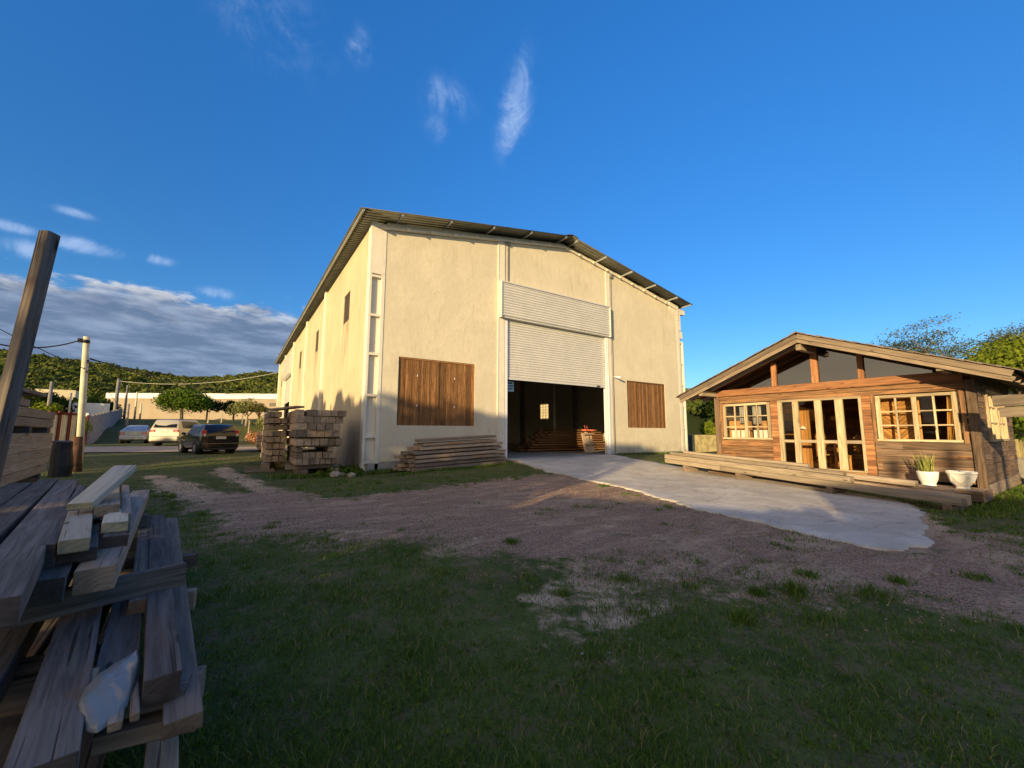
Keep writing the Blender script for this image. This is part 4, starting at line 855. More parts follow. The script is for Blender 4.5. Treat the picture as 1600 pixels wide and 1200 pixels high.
# contents of the cottage
def thing_box(name, mat, loc, boxes, label, cat, group=None, bevel=.004):
    e = empty(name, loc, label, cat, group)
    for nm, bs, *mt in boxes:
        q = MB(jit=.002)
        for b in bs: q.box(*b)
        q.build(nm, mt[0] if mt else mat, e, bevel=bevel)
    return e
thing_box('inner_door', 'intwood', (16.4, 6.05, .07), [('leaf', [(0, .04, k * .1, k * .1 + .094, 0, 1.95) for k in range(5)])], 'orange board door standing open behind the first glazed panel', 'door')
mb = MB()
for q_ in range(2):
    for k in range(-6, 14):
        y0 = 3.05 + q_ * .42; a = Vector((0, y0 + .0, 1.0 + k * .12 + (.0 if q_ else .42))); b = Vector((0, y0 + .42, 1.0 + k * .12 + (.42 if q_ else .0)))
        mb.beam(a, b, .02, .075)
mb.box(-.03, -.011, 3.0, 3.06, .4, 2.4); mb.box(-.03, -.011, 3.86, 3.92, .4, 2.4); mb.box(-.03, -.011, 3.06, 3.86, 1.42, 1.50); mb.box(-.03, -.011, 3.06, 3.86, 1.94, 2.02); mb.box(-.03, -.011, 3.44, 3.49, .4, 1.42)
tag(mb.build('chevron_door', 'intwood'), 'orange chevron boarded door leaf behind the right-hand window', 'door').location = (15.75, 0.15, 0)
def curtain(y0, y1, x, z0, z1, mat, label, n_=26, tap=0.):
    V = []
    for i in range(n_ + 1):
        for z, k in ((z0, 0), (z1, 1)): V.append((x + .035 * sin(i * 1.55), y0 + (y1 - y0) * i / n_ * (1 - tap * k), z))
    F = [(2 * i, 2 * i + 2, 2 * i + 3, 2 * i + 1) for i in range(n_)]; o = npmesh('curtain', np.array(V, float), np.array(F), mat); s_ = o.modifiers.new('thick', 'SOLIDIFY'); s_.thickness = .006; tag(o, label, 'curtain')
curtain(2.42, 2.66, 15.5, 1.0, 2.3, 'ocurtain', 'ochre curtain gathered at the right of the right-hand window', tap=.4)
curtain(7.2, 7.5, 15.5, 1.55, 2.3, 'curtain', 'grey curtain right of the middle bar of the left window', 14); curtain(7.72, 7.95, 15.5, 1.6, 2.3, 'curtain', 'grey curtain left of the middle bar of the left window', 12)
thing_box('cabinet', 'intwood', (15.75, 7.0, .07), [('body', [(0, .4, 0, .55, 0, 1.6), (0, .4, .85, 1.5, 0, 1.62)]), ('door_panel', [(-.012, -.002, .03, .25, .95, 1.5), (-.012, -.002, .3, .52, .95, 1.5), (-.012, -.002, .9, 1.16, .95, 1.5), (-.012, -.002, 1.2, 1.46, .95, 1.5)])], 'orange wooden cabinet behind the left window', 'cabinet')
for i, y in enumerate((6.92, 7.25, 7.7, 8.05)):
    mb = MB(); mb.box(0, .015, 0, .30, 0, .32); tag(mb.build('paper_sheet', 'whitepanel'), f'white sheet low behind the left window, {["first", "second", "third", "fourth"][i]} from the right', 'sheet', 'white sheets behind the left window').location = (15.62, y, 1.02)
def chair(x, y, rz, lab):
    e = empty('wooden_chair', (x, y, .07), lab, 'chair', 'wooden chairs inside the cottage', rz)
    q = MB(); q.box(-.21, .21, -.21, .21, .42, .46); q.build('seat', 'intwood', e)
    q = MB(); q.box(-.21, -.17, -.2, -.16, .46, .95); q.box(-.21, -.17, .16, .2, .46, .95); q.box(-.2, -.175, -.16, .16, .80, .93); q.box(-.2, -.18, -.16, .16, .6, .68); q.build('backrest', 'intwood', e)
    for a in (-.2, .16):
        for b in (-.2, .16): q = MB(); q.box(a, a + .04, b, b + .04, 0, .42); q.build('leg', 'intwood', e)
chair(16.9, 5.75, .4, 'wooden chair seen through the second glazed panel of the cottage doors'); chair(17.5, 5.0, 2.6, 'wooden chair standing behind the work table in the cottage'); chair(16.5, 5.25, -1.2, 'wooden chair seen through the middle of the cottage doors')
thing_box('work_table', 'intwood', (17.0, 4.2, .07), [('top', [(0, .7, 0, 1.6, .78, .83)]), ('shelf', [(.05, .65, .05, 1.55, .35, .38)]), ('leg', [(0, .07, 0, .07, 0, .78)]), ('leg', [(.63, .7, 0, .07, 0, .78)]), ('leg', [(0, .07, 1.53, 1.6, 0, .78)]), ('leg', [(.63, .7, 1.53, 1.6, 0, .78)])], 'orange wooden work table with a shelf inside the cottage', 'table')
for i, (y, z, l) in enumerate(((4.4, .92, .9), (4.7, 1.02, .6), (4.9, .97, .5))): timber((17.1 + i * .1, y, z), (17.1 + i * .1, y + l, z), .2, .05, 'intwood', f'{["lowest","topmost","middle"][i]} board lying on the cottage work table', name='board', cat='board')
mb = MB(jit=.02); mb.tube([(0, -.14, .0), (0, -.05, .06), (0, 0, .02), (0, .05, .06), (0, .14, 0)], [.03, .07, .025, .07, .03], 8); tag(mb.build('cloth_bow', 'whitepanel'), 'white cloth bow on the open inner door', 'bow').location = (16.3, 6.3, 1.38)

# ------------------------------------------------------------------ porch pots
def pot1():
    e = empty('plant_pot', (14.62, 2.92, -.095), 'round white pot with spiky variegated snake plant on the porch', 'plant pot')
    MB().lathe((0, 0, 0), [(.16, 0), (.165, .05), (.15, .06), (.17, .11), (.215, .2), (.235, .33), (.24, .40), (.225, .40), (.20, .36)], 36).build('pot', 'ceramic', e)
    MB().lathe((0, 0, .34), [(.205, 0), (.205, .02)], 24).build('soil', 'soil', e)
    V = []; F = []; rn = []
    for k in range(42):
        a = R.uniform(0, 2 * pi); r0 = R.uniform(0, .13); ln = R.uniform(.28, .60); le = R.uniform(.05, .40) if k > 1 else .9; wd = R.uniform(.022, .036); tw = R.uniform(0, pi)
        if k < 2: a = 2.0 + k * .25; ln = .56
        bx, by = r0 * cos(a), r0 * sin(a); T_ = (cos(tw), sin(tw)); i0 = len(V)
        for s in range(6):
            t_ = s / 5; x = bx + cos(a) * ln * le * t_ ** 1.3; y = by + sin(a) * ln * le * t_ ** 1.3; z = .35 + ln * t_ * (1 if k > 1 else .75); w_ = wd * (1 - t_ ** 3) * .5 + .001
            V += [(x - T_[0] * w_, y - T_[1] * w_, z), (x, y, z - .006), (x + T_[0] * w_, y + T_[1] * w_, z)]
            if s: b = i0 + 3 * s; F += [(b - 3, b - 2, b + 1, b), (b - 2, b - 1, b + 2, b + 1)]; rn += [R.choice([.1, .3, .9]), R.choice([.2, .5, 1.])]
    npmesh('leaves', np.array(V), np.array(F), 'snake', {'rnd': ('FACE', np.array(rn))}, parent=e); e.scale = (.86, .86, .95)
pot1()
def pot2():
    e = empty('plant_pot', (14.78, 2.36, -.095), 'wide white bowl planter with draped swags at the porch end', 'plant pot')
    n_ = 72; prof = [(.13, 0), (.15, .03), (.14, .05), (.19, .10), (.25, .2), (.29, .3), (.32, .38), (.345, .40), (.35, .44), (.335, .46), (.31, .45), (.29, .40)]
    pa = np.array(prof); kk = np.linspace(0, 7, 29); prof = [(float(np.interp(q, range(12), pa[:, 0])), float(np.interp(q, range(12), pa[:, 1]))) for q in kk] + prof[8:]
    NB = 29
    V = []; F = []
    for j, (r, z) in enumerate(prof):
        for q in range(n_):
            a = 2 * pi * q / n_; f = 1.
            if .04 < z < .385 and j < NB:
                ph = (a * 5 / (2 * pi)) % 1; sag = .36 - .20 * sin(pi * ph); f += .11 * math.exp(-((z - sag) / .028) ** 2) + .06 * math.exp(-((z - sag - .075) / .022) ** 2)
            rr = r * f * (1.12 if False else 1); V.append((rr * cos(a) * 1.0, rr * sin(a) * 1.05, z))
    for j in range(len(prof) - 1):
        for q in range(n_): F.append((j * n_ + q, j * n_ + (q + 1) % n_, (j + 1) * n_ + (q + 1) % n_, (j + 1) * n_ + q))
    # refine rings for the swags
    o = npmesh('bowl', np.array(V), np.array(F), 'ceramic', parent=e, smooth=True); o.modifiers.new('sub', 'SUBSURF').render_levels = 1
    MB().lathe((0, 0, .36), [(.30, 0), (.30, .02)], 24).build('soil', 'soil', e)
    q = MB()
    for k in range(4): a = k * pi / 2 + .5; q.obox((.13 * cos(a), .13 * sin(a), -.0), Vector((cos(a), sin(a), 0)), Vector((-sin(a), cos(a), 0)), Vector((0, 0, 1)), .05, .07, .03)
    q.build('foot', 'ceramic', e)
    q = MB(); q.tube([(.0, .02, .38), (.01, .03, .44), (.05, .06, .46)], [.02, .014, .006], 6); q.build('stem', 'bark', e); e.scale = (.76, .76, .92)
pot2()

# ------------------------------------------------------------------ long beams lying in front of the porch
def lerp(a, b, t_): return tuple(a[i] + (b[i] - a[i]) * t_ for i in range(3))
LA_ = (14.15, 10.2, .06); LB_ = (12.68, 2.03, -.28); yv = Vector((.985, -.175, 0))
def bt(s0, s1, row, z, wd, h, lab, mat='timber_grey', tilt=0):
    A_ = Vector(lerp(LA_, LB_, s0)) + yv * row; B_ = Vector(lerp(LA_, LB_, s1)) + yv * row; A_.z += z + h / 2; B_.z += z + h / 2 + tilt
    timber(A_, B_, wd, h, mat, lab, 'long beams in front of the porch', name='long_beam', cat='beam', bev=.01)
bt(.30, 1.0, 0, .02, .20, .155, 'lowest front beam whose right end juts past the porch towards the grass')
bt(.0, .76, 0, .18, .20, .165, 'front beam forming the sunlit face of the long beam stack'); bt(.0, .30, 0, .02, .20, .155, 'lowest beam at the far left of the long beam stack')
bt(.03, .74, .02, .35, .18, .10, 'upper front beam of the long stack ending before the doors', tilt=0)
bt(.02, .90, .24, .27, .16, .13, 'second row beam behind the stack, passing in front of the doors'); bt(.08, .62, .26, .42, .14, .10, 'pale top beam at the back of the long stack')
bt(.05, 1.0, .24, .02, .18, .20, 'inner beam on the ground between the stack and the porch', 'timber_mix'); bt(.10, .96, .46, .06, .18, .24, 'rear beam nearest to the porch deck', 'timber_mix')
for i, s in enumerate((.12, .38, .70, .97)):
    c = Vector(lerp(LA_, LB_, s)); g = gz(c.x, c.y); timber((c.x - .15, c.y, (c.z + g) / 2 - .02), (c.x + .5, c.y - .08, (c.z + g) / 2 - .02), .14, max(.06, c.z + .015 - g + .08), 'timber_old', f'{["first","second","third","last"][i]} bearer block under the long beams counted from the left', 'bearers under the long beams', name='bearer', cat='block')

# ------------------------------------------------------------------ lumber stacked against the warehouse
def stack_rows(xa, y0, rows, mats, grp, where, L=3.2, dy=.12):
    """rows: list of (z, height, [widths]) from the bottom"""
    for ri, (z, h, ws, *opt) in enumerate(rows):
        x = xa + (opt[0] if opt else 0); nw = len(ws); yo = opt[1] if len(opt) > 1 else 0
        for wi, wd in enumerate(ws):
            if wd < 0: x += -wd; continue
            yj = y0 + yo + R.uniform(-dy, dy) * .5; m_ = R.choice(mats)
            rn = 'only' if len(rows) == 1 else ('bottom' if ri == 0 else ('top' if ri == len(rows) - 1 else ORD[ri]))
            pos = 'leftmost' if wi == 0 else ('rightmost' if wi == nw - 1 else ORD[wi] + ' from the left')
            timber((x + wd / 2, yj, z + h / 2), (x + wd / 2, yj + L + R.uniform(-.15, .15), z + h / 2), wd - .012, h - .012, m_, f'{pos} timber, {rn} row, {where}', grp, bev=.012, jit=.006); x += wd
g0 = -.36; S_ = .245
tm = ['timber_tanend']
M['timber_tanend'] = wood('sawn_timber_ends', (.30, .20, .125), (.48, .34, .215), (.15, .10, .065), (.46, .33, .21), stain=.4)
M['timber_darkend'] = wood('weathered_timber_ends', (.20, .15, .105), (.35, .265, .19), (.10, .07, .05), (.31, .23, .155), stain=.5)
a_, b_ = 'timber_tanend', 'timber_darkend'
stack_rows(1.95, 16.55, [(-.38, .28, [.30, -.75, .30, -.1]), ], [b_], 'timbers stacked by the side wall', 'ground runners of big side-wall stack')
timber((1.55, 16.95, -.02), (3.35, 17.02, -.02), .2, .15, b_, 'cross bearer low under the big stack by the side wall', name='bearer', cat='bearer'); timber((1.55, 18.9, -.02), (3.35, 18.95, -.02), .2, .15, b_, 'cross bearer farther back under the big stack by the side wall', name='bearer', cat='bearer')
stack_rows(1.82, 16.6, [(.06, .215, [.22, .20, .19, .19, .19, .21, .20]), (.275, .24, [.22, .22, .22, .22, .20, .21]), (.515, .16, [.22, -.82, .20]), ], [b_], 'timbers stacked by the side wall', 'lower tier of big side-wall stack')
for y in (16.8, 18.6): timber((1.72, y, .72), (3.3, y, .72), .12, .06, b_, f'thin {"near" if y < 17 else "far"} spacer across the lower tier of the big stack', name='spacer', cat='spacer')
stack_rows(1.78, 16.5, [(.75, .25, [.26, .26, .26, .28, .26, .24]), ], [a_, b_], 'timbers stacked by the side wall', 'middle tier of big side-wall stack')
for y in (16.75, 18.6): timber((1.76, y, 1.03), (3.3, y, 1.03), .12, .06, b_, f'thin {"near" if y < 17 else "far"} spacer under the upper tier of the big stack', name='spacer', cat='spacer')
stack_rows(1.74, 16.45, [(1.06, .255, [.38, .30, .29, .27, .27]), (1.315, .255, [.38, .30, .29, .27, .27]), (1.57, .25, [.30, .28, .22, .28, .24, .28]), (1.82, .24, [.26, -.08, .34, .17, .30, .26, .28])], [a_, a_, b_], 'timbers stacked by the side wall', 'upper tier of big side-wall stack')
timber((1.15, 19.2, 2.13), (1.95, 17.4, 2.2), .36, .07, 'timber_darkend', 'loose plank sticking out on top left of the stacks', name='plank', cat='plank')
zz = .08
for r in range(8):
    h = .222; gap = .028
    stack_rows(.98 + (r % 2) * .03, 18.6 + (r % 3) * .06, [(zz, h, [.22, .24, .22] if r < 7 else [.22, .24])], [a_, a_, b_], 'spaced timbers behind the big stack', f'{ORD[r]} layer up in spaced stack by warehouse', L=3.6)
    zz += h + gap
timber((1.0, 18.5, -.10), (1.45, 23.2, 0.02), .3, .3, b_, 'long squared sleeper under the spaced timber stack', name='bearer', cat='bearer')
zz = .30
for r in range(5):
    stack_rows(1.05, 27.0, [(zz, .17, [.30, .30])], [b_, a_], 'timbers in the far small stack', f'{ORD[r]} layer up in far low stack', L=3.); zz += .2
for i, y in enumerate((17.9, 18.5, 19.3)): timber((.35, y, gz(.4, y) + .06), (1.3, y + .1, gz(1, y) + .08), .1, .06, 'timber_darkend', f'{["nearest","middle","farthest"][i]} short board end jutting on the grass beside the stacks', name='board', cat='board')
# plank pile at the front wall
PA = Vector((5.15, 15.55)); PBv = Vector((9.62, 15.75))
rows = [(0, 9), (1, 9), (2, 8), (3, 8), (4, 7), (5, 6), (6, 5), (7, 4)]
zc = -.27
for r, k in rows:
    h = .13 if r < 6 else .11; nwd = max(2, 6 - r // 2)
    for q in range(nwd):
        y = 15.05 + q * .21 + r * .045 + R.uniform(-.03, .03); xo = R.uniform(-.16, .16) + (.0 if r < 5 else (.35 if r < 6 else .45)); xl = 5.62 - (q * .07) + xo if r != 7 else 5.95; xr = 9.65 + R.uniform(-.2, .25) - (.15 if r > 5 else 0)
        zt = .30 * 1; za = zc + r * .158 + R.uniform(-.006, .006); zb = za + .16
        timber((xl, y, za + h / 2 + .02), (xr, y + .05, zb + h / 2 + .02), R.uniform(.15, .2), h - R.uniform(0, .03), R.choice(['timber_old', 'timber_mix', 'timber_mix']), f'rough plank under left shutter, {ORD[r]} layer, {"front" if q == 0 else ORD[q] + " from the front"}', 'planks piled under the left shutter', name='plank', cat='plank', bev=.008, jit=.012)
for x in (5.9, 7.4, 9.0): timber((x, 15.0, -.30 + (x - 5) * .035), (x, 16.3, -.30 + (x - 5) * .035), .12, .1, 'timber_old', f'bearer under the {"left end" if x < 6 else ("middle" if x < 8 else "right end")} of the plank pile', name='bearer', cat='bearer')
def rock(x, y, r, lab, z=None):
    V = []; n_ = 10; q = MB(); rings = []
    pr = random.Random(int(x * 100 + y * 10)); off = [pr.uniform(.75, 1.2) for _ in range(60)]
    for j in range(6):
        th = pi * (j + .4) / 6; rings.append(q.addv([Vector((r * sin(th) * cos(2 * pi * k / n_) * off[(j * 7 + k) % 60], r * sin(th) * sin(2 * pi * k / n_) * off[(j * 11 + k * 3) % 60], r * .75 * cos(th))) for k in range(n_)]))
    for a, b in zip(rings, rings[1:]):
        for k in range(n_): q.face((a + k, b + k, b + (k + 1) % n_, a + (k + 1) % n_))
    q.face([rings[0] + k for k in range(n_)]); q.face([rings[-1] + k for k in range(n_)][::-1]); o = q.build('rock', 'stone'); o.location = (x, y, gz(x, y) + r * .35); tag(o, lab, 'rock')
rock(3.05, 16.0, .2, 'tan rock in the weeds left of the warehouse corner'); rock(3.55, 15.7, .15, 'smaller rock beside the warehouse corner column'); rock(3.35, 16.2, .13, 'rock behind the two rocks at the warehouse corner')
for i, (x, y, r) in enumerate(((3.7, 16.3, .45), (3.2, 16.7, .4), (3.75, 17.2, .5), (2.6, 16.2, .25))):
    tree('weed_clump', f'{["leafy","low","tall","small"][i]} weed clump between the timber stack and warehouse corner', x, y, .55 if i < 3 else .35, r, 'leaf', nl=420, ls=.10, trunk=False, cz=.2, cat='weeds', flat=.6)

# ------------------------------------------------------------------ lumber pile in the left foreground
TB = [('thick dark grey beam at the left edge running away from the camera', (-1.029, 4.167, .695), 101.1, 4.484, .150, .09, 'timber_blue', 0),
 ('bluish grey beam left of the thick dark beam', (-1.250, 4.401, .695), 100.7, 4.3, .150, .09, 'timber_blue', 0),
 ('outer grey beam at the far left of the top layer', (-1.42, 4.35, .675), 101.0, 4.3, .16, .09, 'timber_blue', 0),
 ('narrow beam on edge beside the thick dark beam', (-.935, 4.202, .685), 100.3, 2.883, .05, .11, 'timber_blue', 0),
 ('short pale board with a knot on top of the pile', (-.691, 3.270, .722), 101.4, 1.006, .107, .06, 'timber_pale', 0),
 ('dark board under the short pale board', (-.690, 3.345, .661), 100.9, 1.023, .140, .06, 'timber_blue', 0),
 ('short block with a dark rough end under the diagonal board', (-.733, 4.135, .763), 99.7, 1.188, .112, .075, 'timber_grey', 0),
 ('short block with a yellowish end', (-.570, 3.453, .720), 98.6, .529, .109, .06, 'timber_pale', 0),
 ('grey board below the yellow-ended block', (-.551, 3.415, .660), 98.4, .649, .106, .06, 'timber_blue', 0),
 ('long narrow board on edge at the right of the short blocks', (-.685, 4.407, .690), 99.5, 1.874, .051, .12, 'timber_old', 0),
 ('squared beam whose tan side slopes down over the cross board', (-.649, 4.309, .577), 95.5, 3.262, .135, .107, 'timber_old', 0),
 ('squared beam with a dark end left of the tan-sided beam', (-.800, 3.748, .577), 98.5, 2.333, .115, .107, 'timber_blue', 0),
 ('dark beam under the thick grey beam', (-.935, 3.778, .577), 98.5, 2.451, .13, .107, 'timber_blue', 0),
 ('wide cracked plank low in the near left of the pile', (-.560, 2.85, .305), 99.2, 2.3, .145, .11, 'timber_blue', 0),
 ('dark low plank at the lower left edge', (-.815, 2.908, .245), 97.8, 1.9, .139, .11, 'timber_blue', 0),
 ('dark plank under the milky plastic', (-.385, 2.75, .285), 96.8, 1.3, .13, .08, 'timber_blue', 0),
 ('silvery beam with a clean cut end right of the plastic', (-.390, 3.80, .360), 97.2, 3.7, .105, .08, 'timber_blue', 0),
 ('beam behind and left of the silvery beam', (-.53, 4.3, .350), 97.4, 2.8, .10, .08, 'timber_old', 0),
 ('long thin plank at the right side of the pile', (-.311, 3.926, .272), 96.3, 4.173, .105, .055, 'timber_old', 0),
 ('lowest wide plank at the bottom edge of the photo', (-.165, 2.3, -.03), 94.9, .9, .10, .08, 'timber_grey', 0),
 ('small slat lying left under the plastic', (-.269, 1.990, .338), 96.2, .30, .033, .03, 'timber_old', 0),
 ('small slat right of the other slat under the plastic', (-.237, 2.028, .338), 98.6, .337, .024, .03, 'timber_old', 0),
 ('thin tan stick at the left end of the low cross board', (-.372, 2.13, .330), 96.4, .36, .022, .03, 'timber_mix', 0),
 ('blue-grey cross board on edge over the low planks', (-.514, 2.925, .450), 22.5, .70, .045, .12, 'timber_blue', 0),
 ('dark cross board carrying the slats and the plastic', (-.228, 2.075, .292), -6.1, .285, .12, .055, 'timber_blue', 0),
 ('lower cross board below the slats', (-.185, 2.045, .205), -6.9, .285, .1, .06, 'timber_old', 0),
 ('cross piece jutting right near the far end of the pile', (-.86, 5.0, .45), 5, .5, .09, .10, 'timber_blue', 0),
 ('cross piece jutting right over the grass at mid pile', (-.431, 4.460, .195), -12.9, .46, .08, .09, 'timber_blue', 0),
 ('cross piece jutting right at the near end', (-.18, 2.408, .145), -17.6, .27, .08, .13, 'timber_old', 0),
 ('cross piece end half hidden beside the cross board', (-.33, 3.5, .17), -6, .36, .07, .12, 'timber_mix', 0),
 ('supporting cross beam deep under the far end', (-1.5, 5.6, .36), 4, 1.4, .12, .28, 'timber_blue', 0), ('supporting cross beam deep under the middle', (-1.2, 4.1, .40), 4, 1.1, .12, .22, 'timber_blue', 0)]
for lab, c, yaw, L, wd, h, mt, tl in TB:
    d = Vector((cos(radians(yaw)), sin(radians(yaw)), 0)) * L / 2; c = Vector(c); timber(c - d, c + d, wd, h, mt, lab, name='timber', cat='timber', bev=.005, jit=.003)
for i, (x, y, z, w_) in enumerate(((-.78, 2.9, .13, 1.0), (-.85, 4.3, .13, 1.1), (-1.0, 5.6, .13, 1.2))): # hidden bearers and the layers below
    timber((x - w_ / 2, y, z), (x + w_ / 2 - .05, y - .1, z), .1, .2, 'timber_blue', f'{["near","middle","far"][i]} bearer inside the foreground pile', name='bearer', cat='bearer')
for i in range(6): timber((-1.4 + i * .2, 1.4 + (.45 if i > 4 else 0), -.10), (-1.75 + i * .2, 6.2, -.10), .16, .16, 'timber_blue', f'base timber under the foreground pile, {ORD[i] if i else "first"} from the left', 'base timbers of the foreground pile', bev=.006)
timber((-.755, 3.56, .80), (-.66, 4.13, .985), .125, .045, 'timber_pale', 'pale board tilted diagonally on top of the foreground pile', bev=.005)
# leaning post
timber((-1.475, 4.36, -.35), (-1.235, 4.26, 2.70), .080, .085, 'timber_blue', 'tall grey square post leaning at the left edge against the sky', name='leaning_post', cat='post', up=Vector((-.8, .6, 0)), bev=.008)
# crumpled sheet of milky plastic and a bit of foil
poly = [(-.37, 1.99), (-.38, 2.11), (-.36, 2.2), (-.30, 2.27), (-.28, 2.29), (-.27, 2.31), (-.25, 2.19), (-.24, 2.09), (-.24, 1.93), (-.26, 1.87), (-.29, 1.82), (-.32, 1.85), (-.35, 1.93)]
cx, cy = -.305, 2.06; V = []; nr = 7
for j in range(nr + 1):
    t_ = j / nr
    for k in range(52):
        i0 = k / 52 * 13; a = poly[int(i0) % 13]; b = poly[(int(i0) + 1) % 13]; f_ = i0 - int(i0); px, py = a[0] + (b[0] - a[0]) * f_, a[1] + (b[1] - a[1]) * f_
        x = cx + (px - cx) * t_; y = cy + (py - cy) * t_; rid = abs((x - cx) * .5 + (y - cy) * -.25 + .01)
        V.append((x, y, .368 + .020 * (1 - t_ ** 3) - .22 * min(rid, .05) + .003 * sin(x * 95 + y * 40) + .002 * sin(y * 150) + (y - 2.05) * .06))
F = [(j * 52 + k, j * 52 + (k + 1) % 52, (j + 1) * 52 + (k + 1) % 52, (j + 1) * 52 + k) for j in range(nr) for k in range(52)]
o = npmesh('plastic_sheet', np.array(V), np.array(F), 'bag', smooth=True); s_ = o.modifiers.new('t', 'SOLIDIFY'); s_.thickness = .004; tag(o, 'crumpled milky white plastic shell lying on the foreground timbers', 'plastic')
V = [(-.352 + .045 * i / 5 + R.uniform(-.003, .003), 2.02 + .05 * j / 3 + .01 * i / 5, .335 + R.uniform(0, .012)) for i in range(6) for j in range(4)]
F = [(i * 4 + j, (i + 1) * 4 + j, (i + 1) * 4 + j + 1, i * 4 + j + 1) for i in range(5) for j in range(3)]
o = npmesh('foil_scrap', np.array(V), np.array(F), 'foil'); s_ = o.modifiers.new('t', 'SOLIDIFY'); s_.thickness = .002; tag(o, 'scrap of shiny blue foil below the milky plastic', 'foil')

# ------------------------------------------------------------------ second lumber stack, left middle distance
d_s = Vector((-3.55 + 2.79, 14.0 - 7.9, 0)).normalized(); n_s = Vector((-d_s.y, d_s.x, 0))
def rs(s0, s1, z, h, rowi, lab, mat='timber_tan', wd=.5, end=0.):
    A_ = Vector((-2.60, 6.4, z)) + d_s * s0 + n_s * (wd / 2 + rowi); B_ = Vector((-2.60, 6.4, z)) + d_s * s1 + n_s * (wd / 2 + rowi); timber(A_, B_, wd, h, mat, lab, 'beams in the stack at the left', name='timber', bev=.006, jit=.004)
zz = -.02
for i, (h, e1, mt) in enumerate(((.17, 7.3, 'timber_mix'), (.17, 7.6, 'timber_tan'), (.17, 7.8, 'timber_tan'), (.17, 7.9, 'timber_tan'), (.17, 7.8, 'timber_tan'), (.17, 7.9, 'timber_tan'), (.17, 7.7, 'timber_tan'), (.17, 7.8, 'timber_tan'))):
    z = [.02, .36, .535, .705, .875, 1.045, 1.34, 1.515][i]
    rs(0 + R.uniform(-.2, .2), e1 * .96, z + h / 2, h - .002, R.uniform(0, .012), f'tan beam face in the left stack, {ORD[i]} from the ground', mt)
for i, (s, z, zt) in enumerate(((1.0, .19, .36), (2.9, .19, .36), (4.6, .19, .36), (6.6, .19, .36), (2.2, 1.215, 1.34), (5.2, 1.215, 1.34), (6.9, 1.215, 1.34))):
    c = Vector((-2.60, 6.4, (z + zt) / 2)) + d_s * s; timber(c + n_s * .0, c + n_s * .55, .22, zt - z - .004, 'timber_blue', f'dark spacer in {["lower","lower","lower","lower","upper","upper","upper","top","top"][i]} gap of the left stack, {["nearest","second","third","farthest","nearest","middle","farthest","nearer","farther"][i]} one', 'spacers in the left stack', name='spacer', cat='spacer')
rs(0, 5.2, 1.78, .13, .05, 'short beam on the very top of the left stack below the loose boards', 'timber_old'); 
timber((-3.08, 9.6, 1.93), (-3.62, 12.9, 2.02), .34, .07, 'timber_old', 'loose board slanting on top of the left stack', name='plank', cat='plank'); timber((-3.2, 9.3, 2.08), (-3.78, 12.3, 2.14), .30, .07, 'timber_old', 'highest loose board on the left stack behind the leaning post', name='plank', cat='plank')

# ------------------------------------------------------------------ pole, stump, fence, wires
def pole(name, x, y, z1, r0, r1, mat, lab, dark=0, lean=(0, 0), grp=None, cap=True):
    g = gz(x, y) - .2; e = empty(name, (x, y, g), lab, 'pole', grp); H_ = z1 - g
    MB().tube([(0, 0, 0), (lean[0] * .5, lean[1] * .5, H_ * .5), (lean[0], lean[1], H_)], [r0, (r0 + r1) / 2, r1], 14).build('shaft', mat, e)
    if dark: q = MB(jit=.0); q.tube([(-.05, -.06, 0), (-.07, -.12, dark * .6), (-.07, -.19, dark + .2)], [.165, .15, .135], 10); q.build('base_sleeve', 'brownpole', e)
    if cap:
        q = MB(); q.tube([(lean[0], lean[1], H_ - .22), (lean[0], lean[1], H_ - .12)], [r1 + .02] * 2, 12); q.box(lean[0] - .20, lean[0] - r1, lean[1] - .04, lean[1] + .04, H_ - .22, H_ - .08); q.build('clamp', 'blackplastic', e); q = MB()
        q.box(lean[0] + r1, lean[0] + r1 + .06, lean[1] - .02, lean[1] + .02, H_ - .9, H_ - .8); q.build('insulator', 'blackplastic', e); q = MB(); q.box(lean[0] + r1, lean[0] + r1 + .06, lean[1] - .02, lean[1] + .02, H_ - 1.25, H_ - 1.17); q.build('insulator', 'blackplastic', e)
    return e
pole('concrete_pole', -4.40, 20.1, 4.48, .105, .082, 'polecon', 'thick pale concrete pole left of the parked cars', dark=1.2, lean=(-.08, -.58))
q = MB(jit=.03); q.tube([(0, 0, 0), (.03, 0, .4), (-.02, .02, .9), (0, 0, 1.15)], [.25, .26, .235, .215], 11, sm=False); o = q.build('wrapped_stump', 'black_bark'); o.location = (-4.42, 18.3, -.2); tag(o, 'black wrapped stump at the foot of the concrete pole', 'stump')
# cream and red fence panel
e = empty('panel_fence', (-6.7, 26.4, 0.1), 'cream panelled fence with dark red frame beside the left stack', 'fence')
Fd = (Vector((-6.12, 27.0, 0)) - Vector((-6.85, 26.25, 0))); FL_ = Fd.length; Fd.normalize(); Fn = Vector((-Fd.y, Fd.x, 0)); off = Vector((-6.85, 26.25, 0)) - e.location
q = MB(); pts = (0, FL_ * .33, FL_ * .68, FL_)
for s in pts: c = off + Fd * s; q.obox(c + Vector((0, 0, 1.0)), Fd, Fn, Vector((0, 0, 1)), .10, .08, 2.3)
q.obox(off + Fd * FL_ / 2 + Vector((0, 0, 2.05)), Fd, Fn, Vector((0, 0, 1)), FL_ + .1, .08, .10); q.obox(off + Fd * FL_ / 2 + Vector((0, 0, .8)), Fd, Fn, Vector((0, 0, 1)), FL_ + .1, .06, .08); q.build('frame', 'redpaint', e)
q = MB()
for k in range(14): s = FL_ * (k + .5) / 14; q.obox(off + Fd * s + Fn * .03 + Vector((0, 0, 1.42)), Fd, Fn, Vector((0, 0, 1)), FL_ / 14 - .012, .02, 1.2)
q.build('panel', 'creampanel', e)
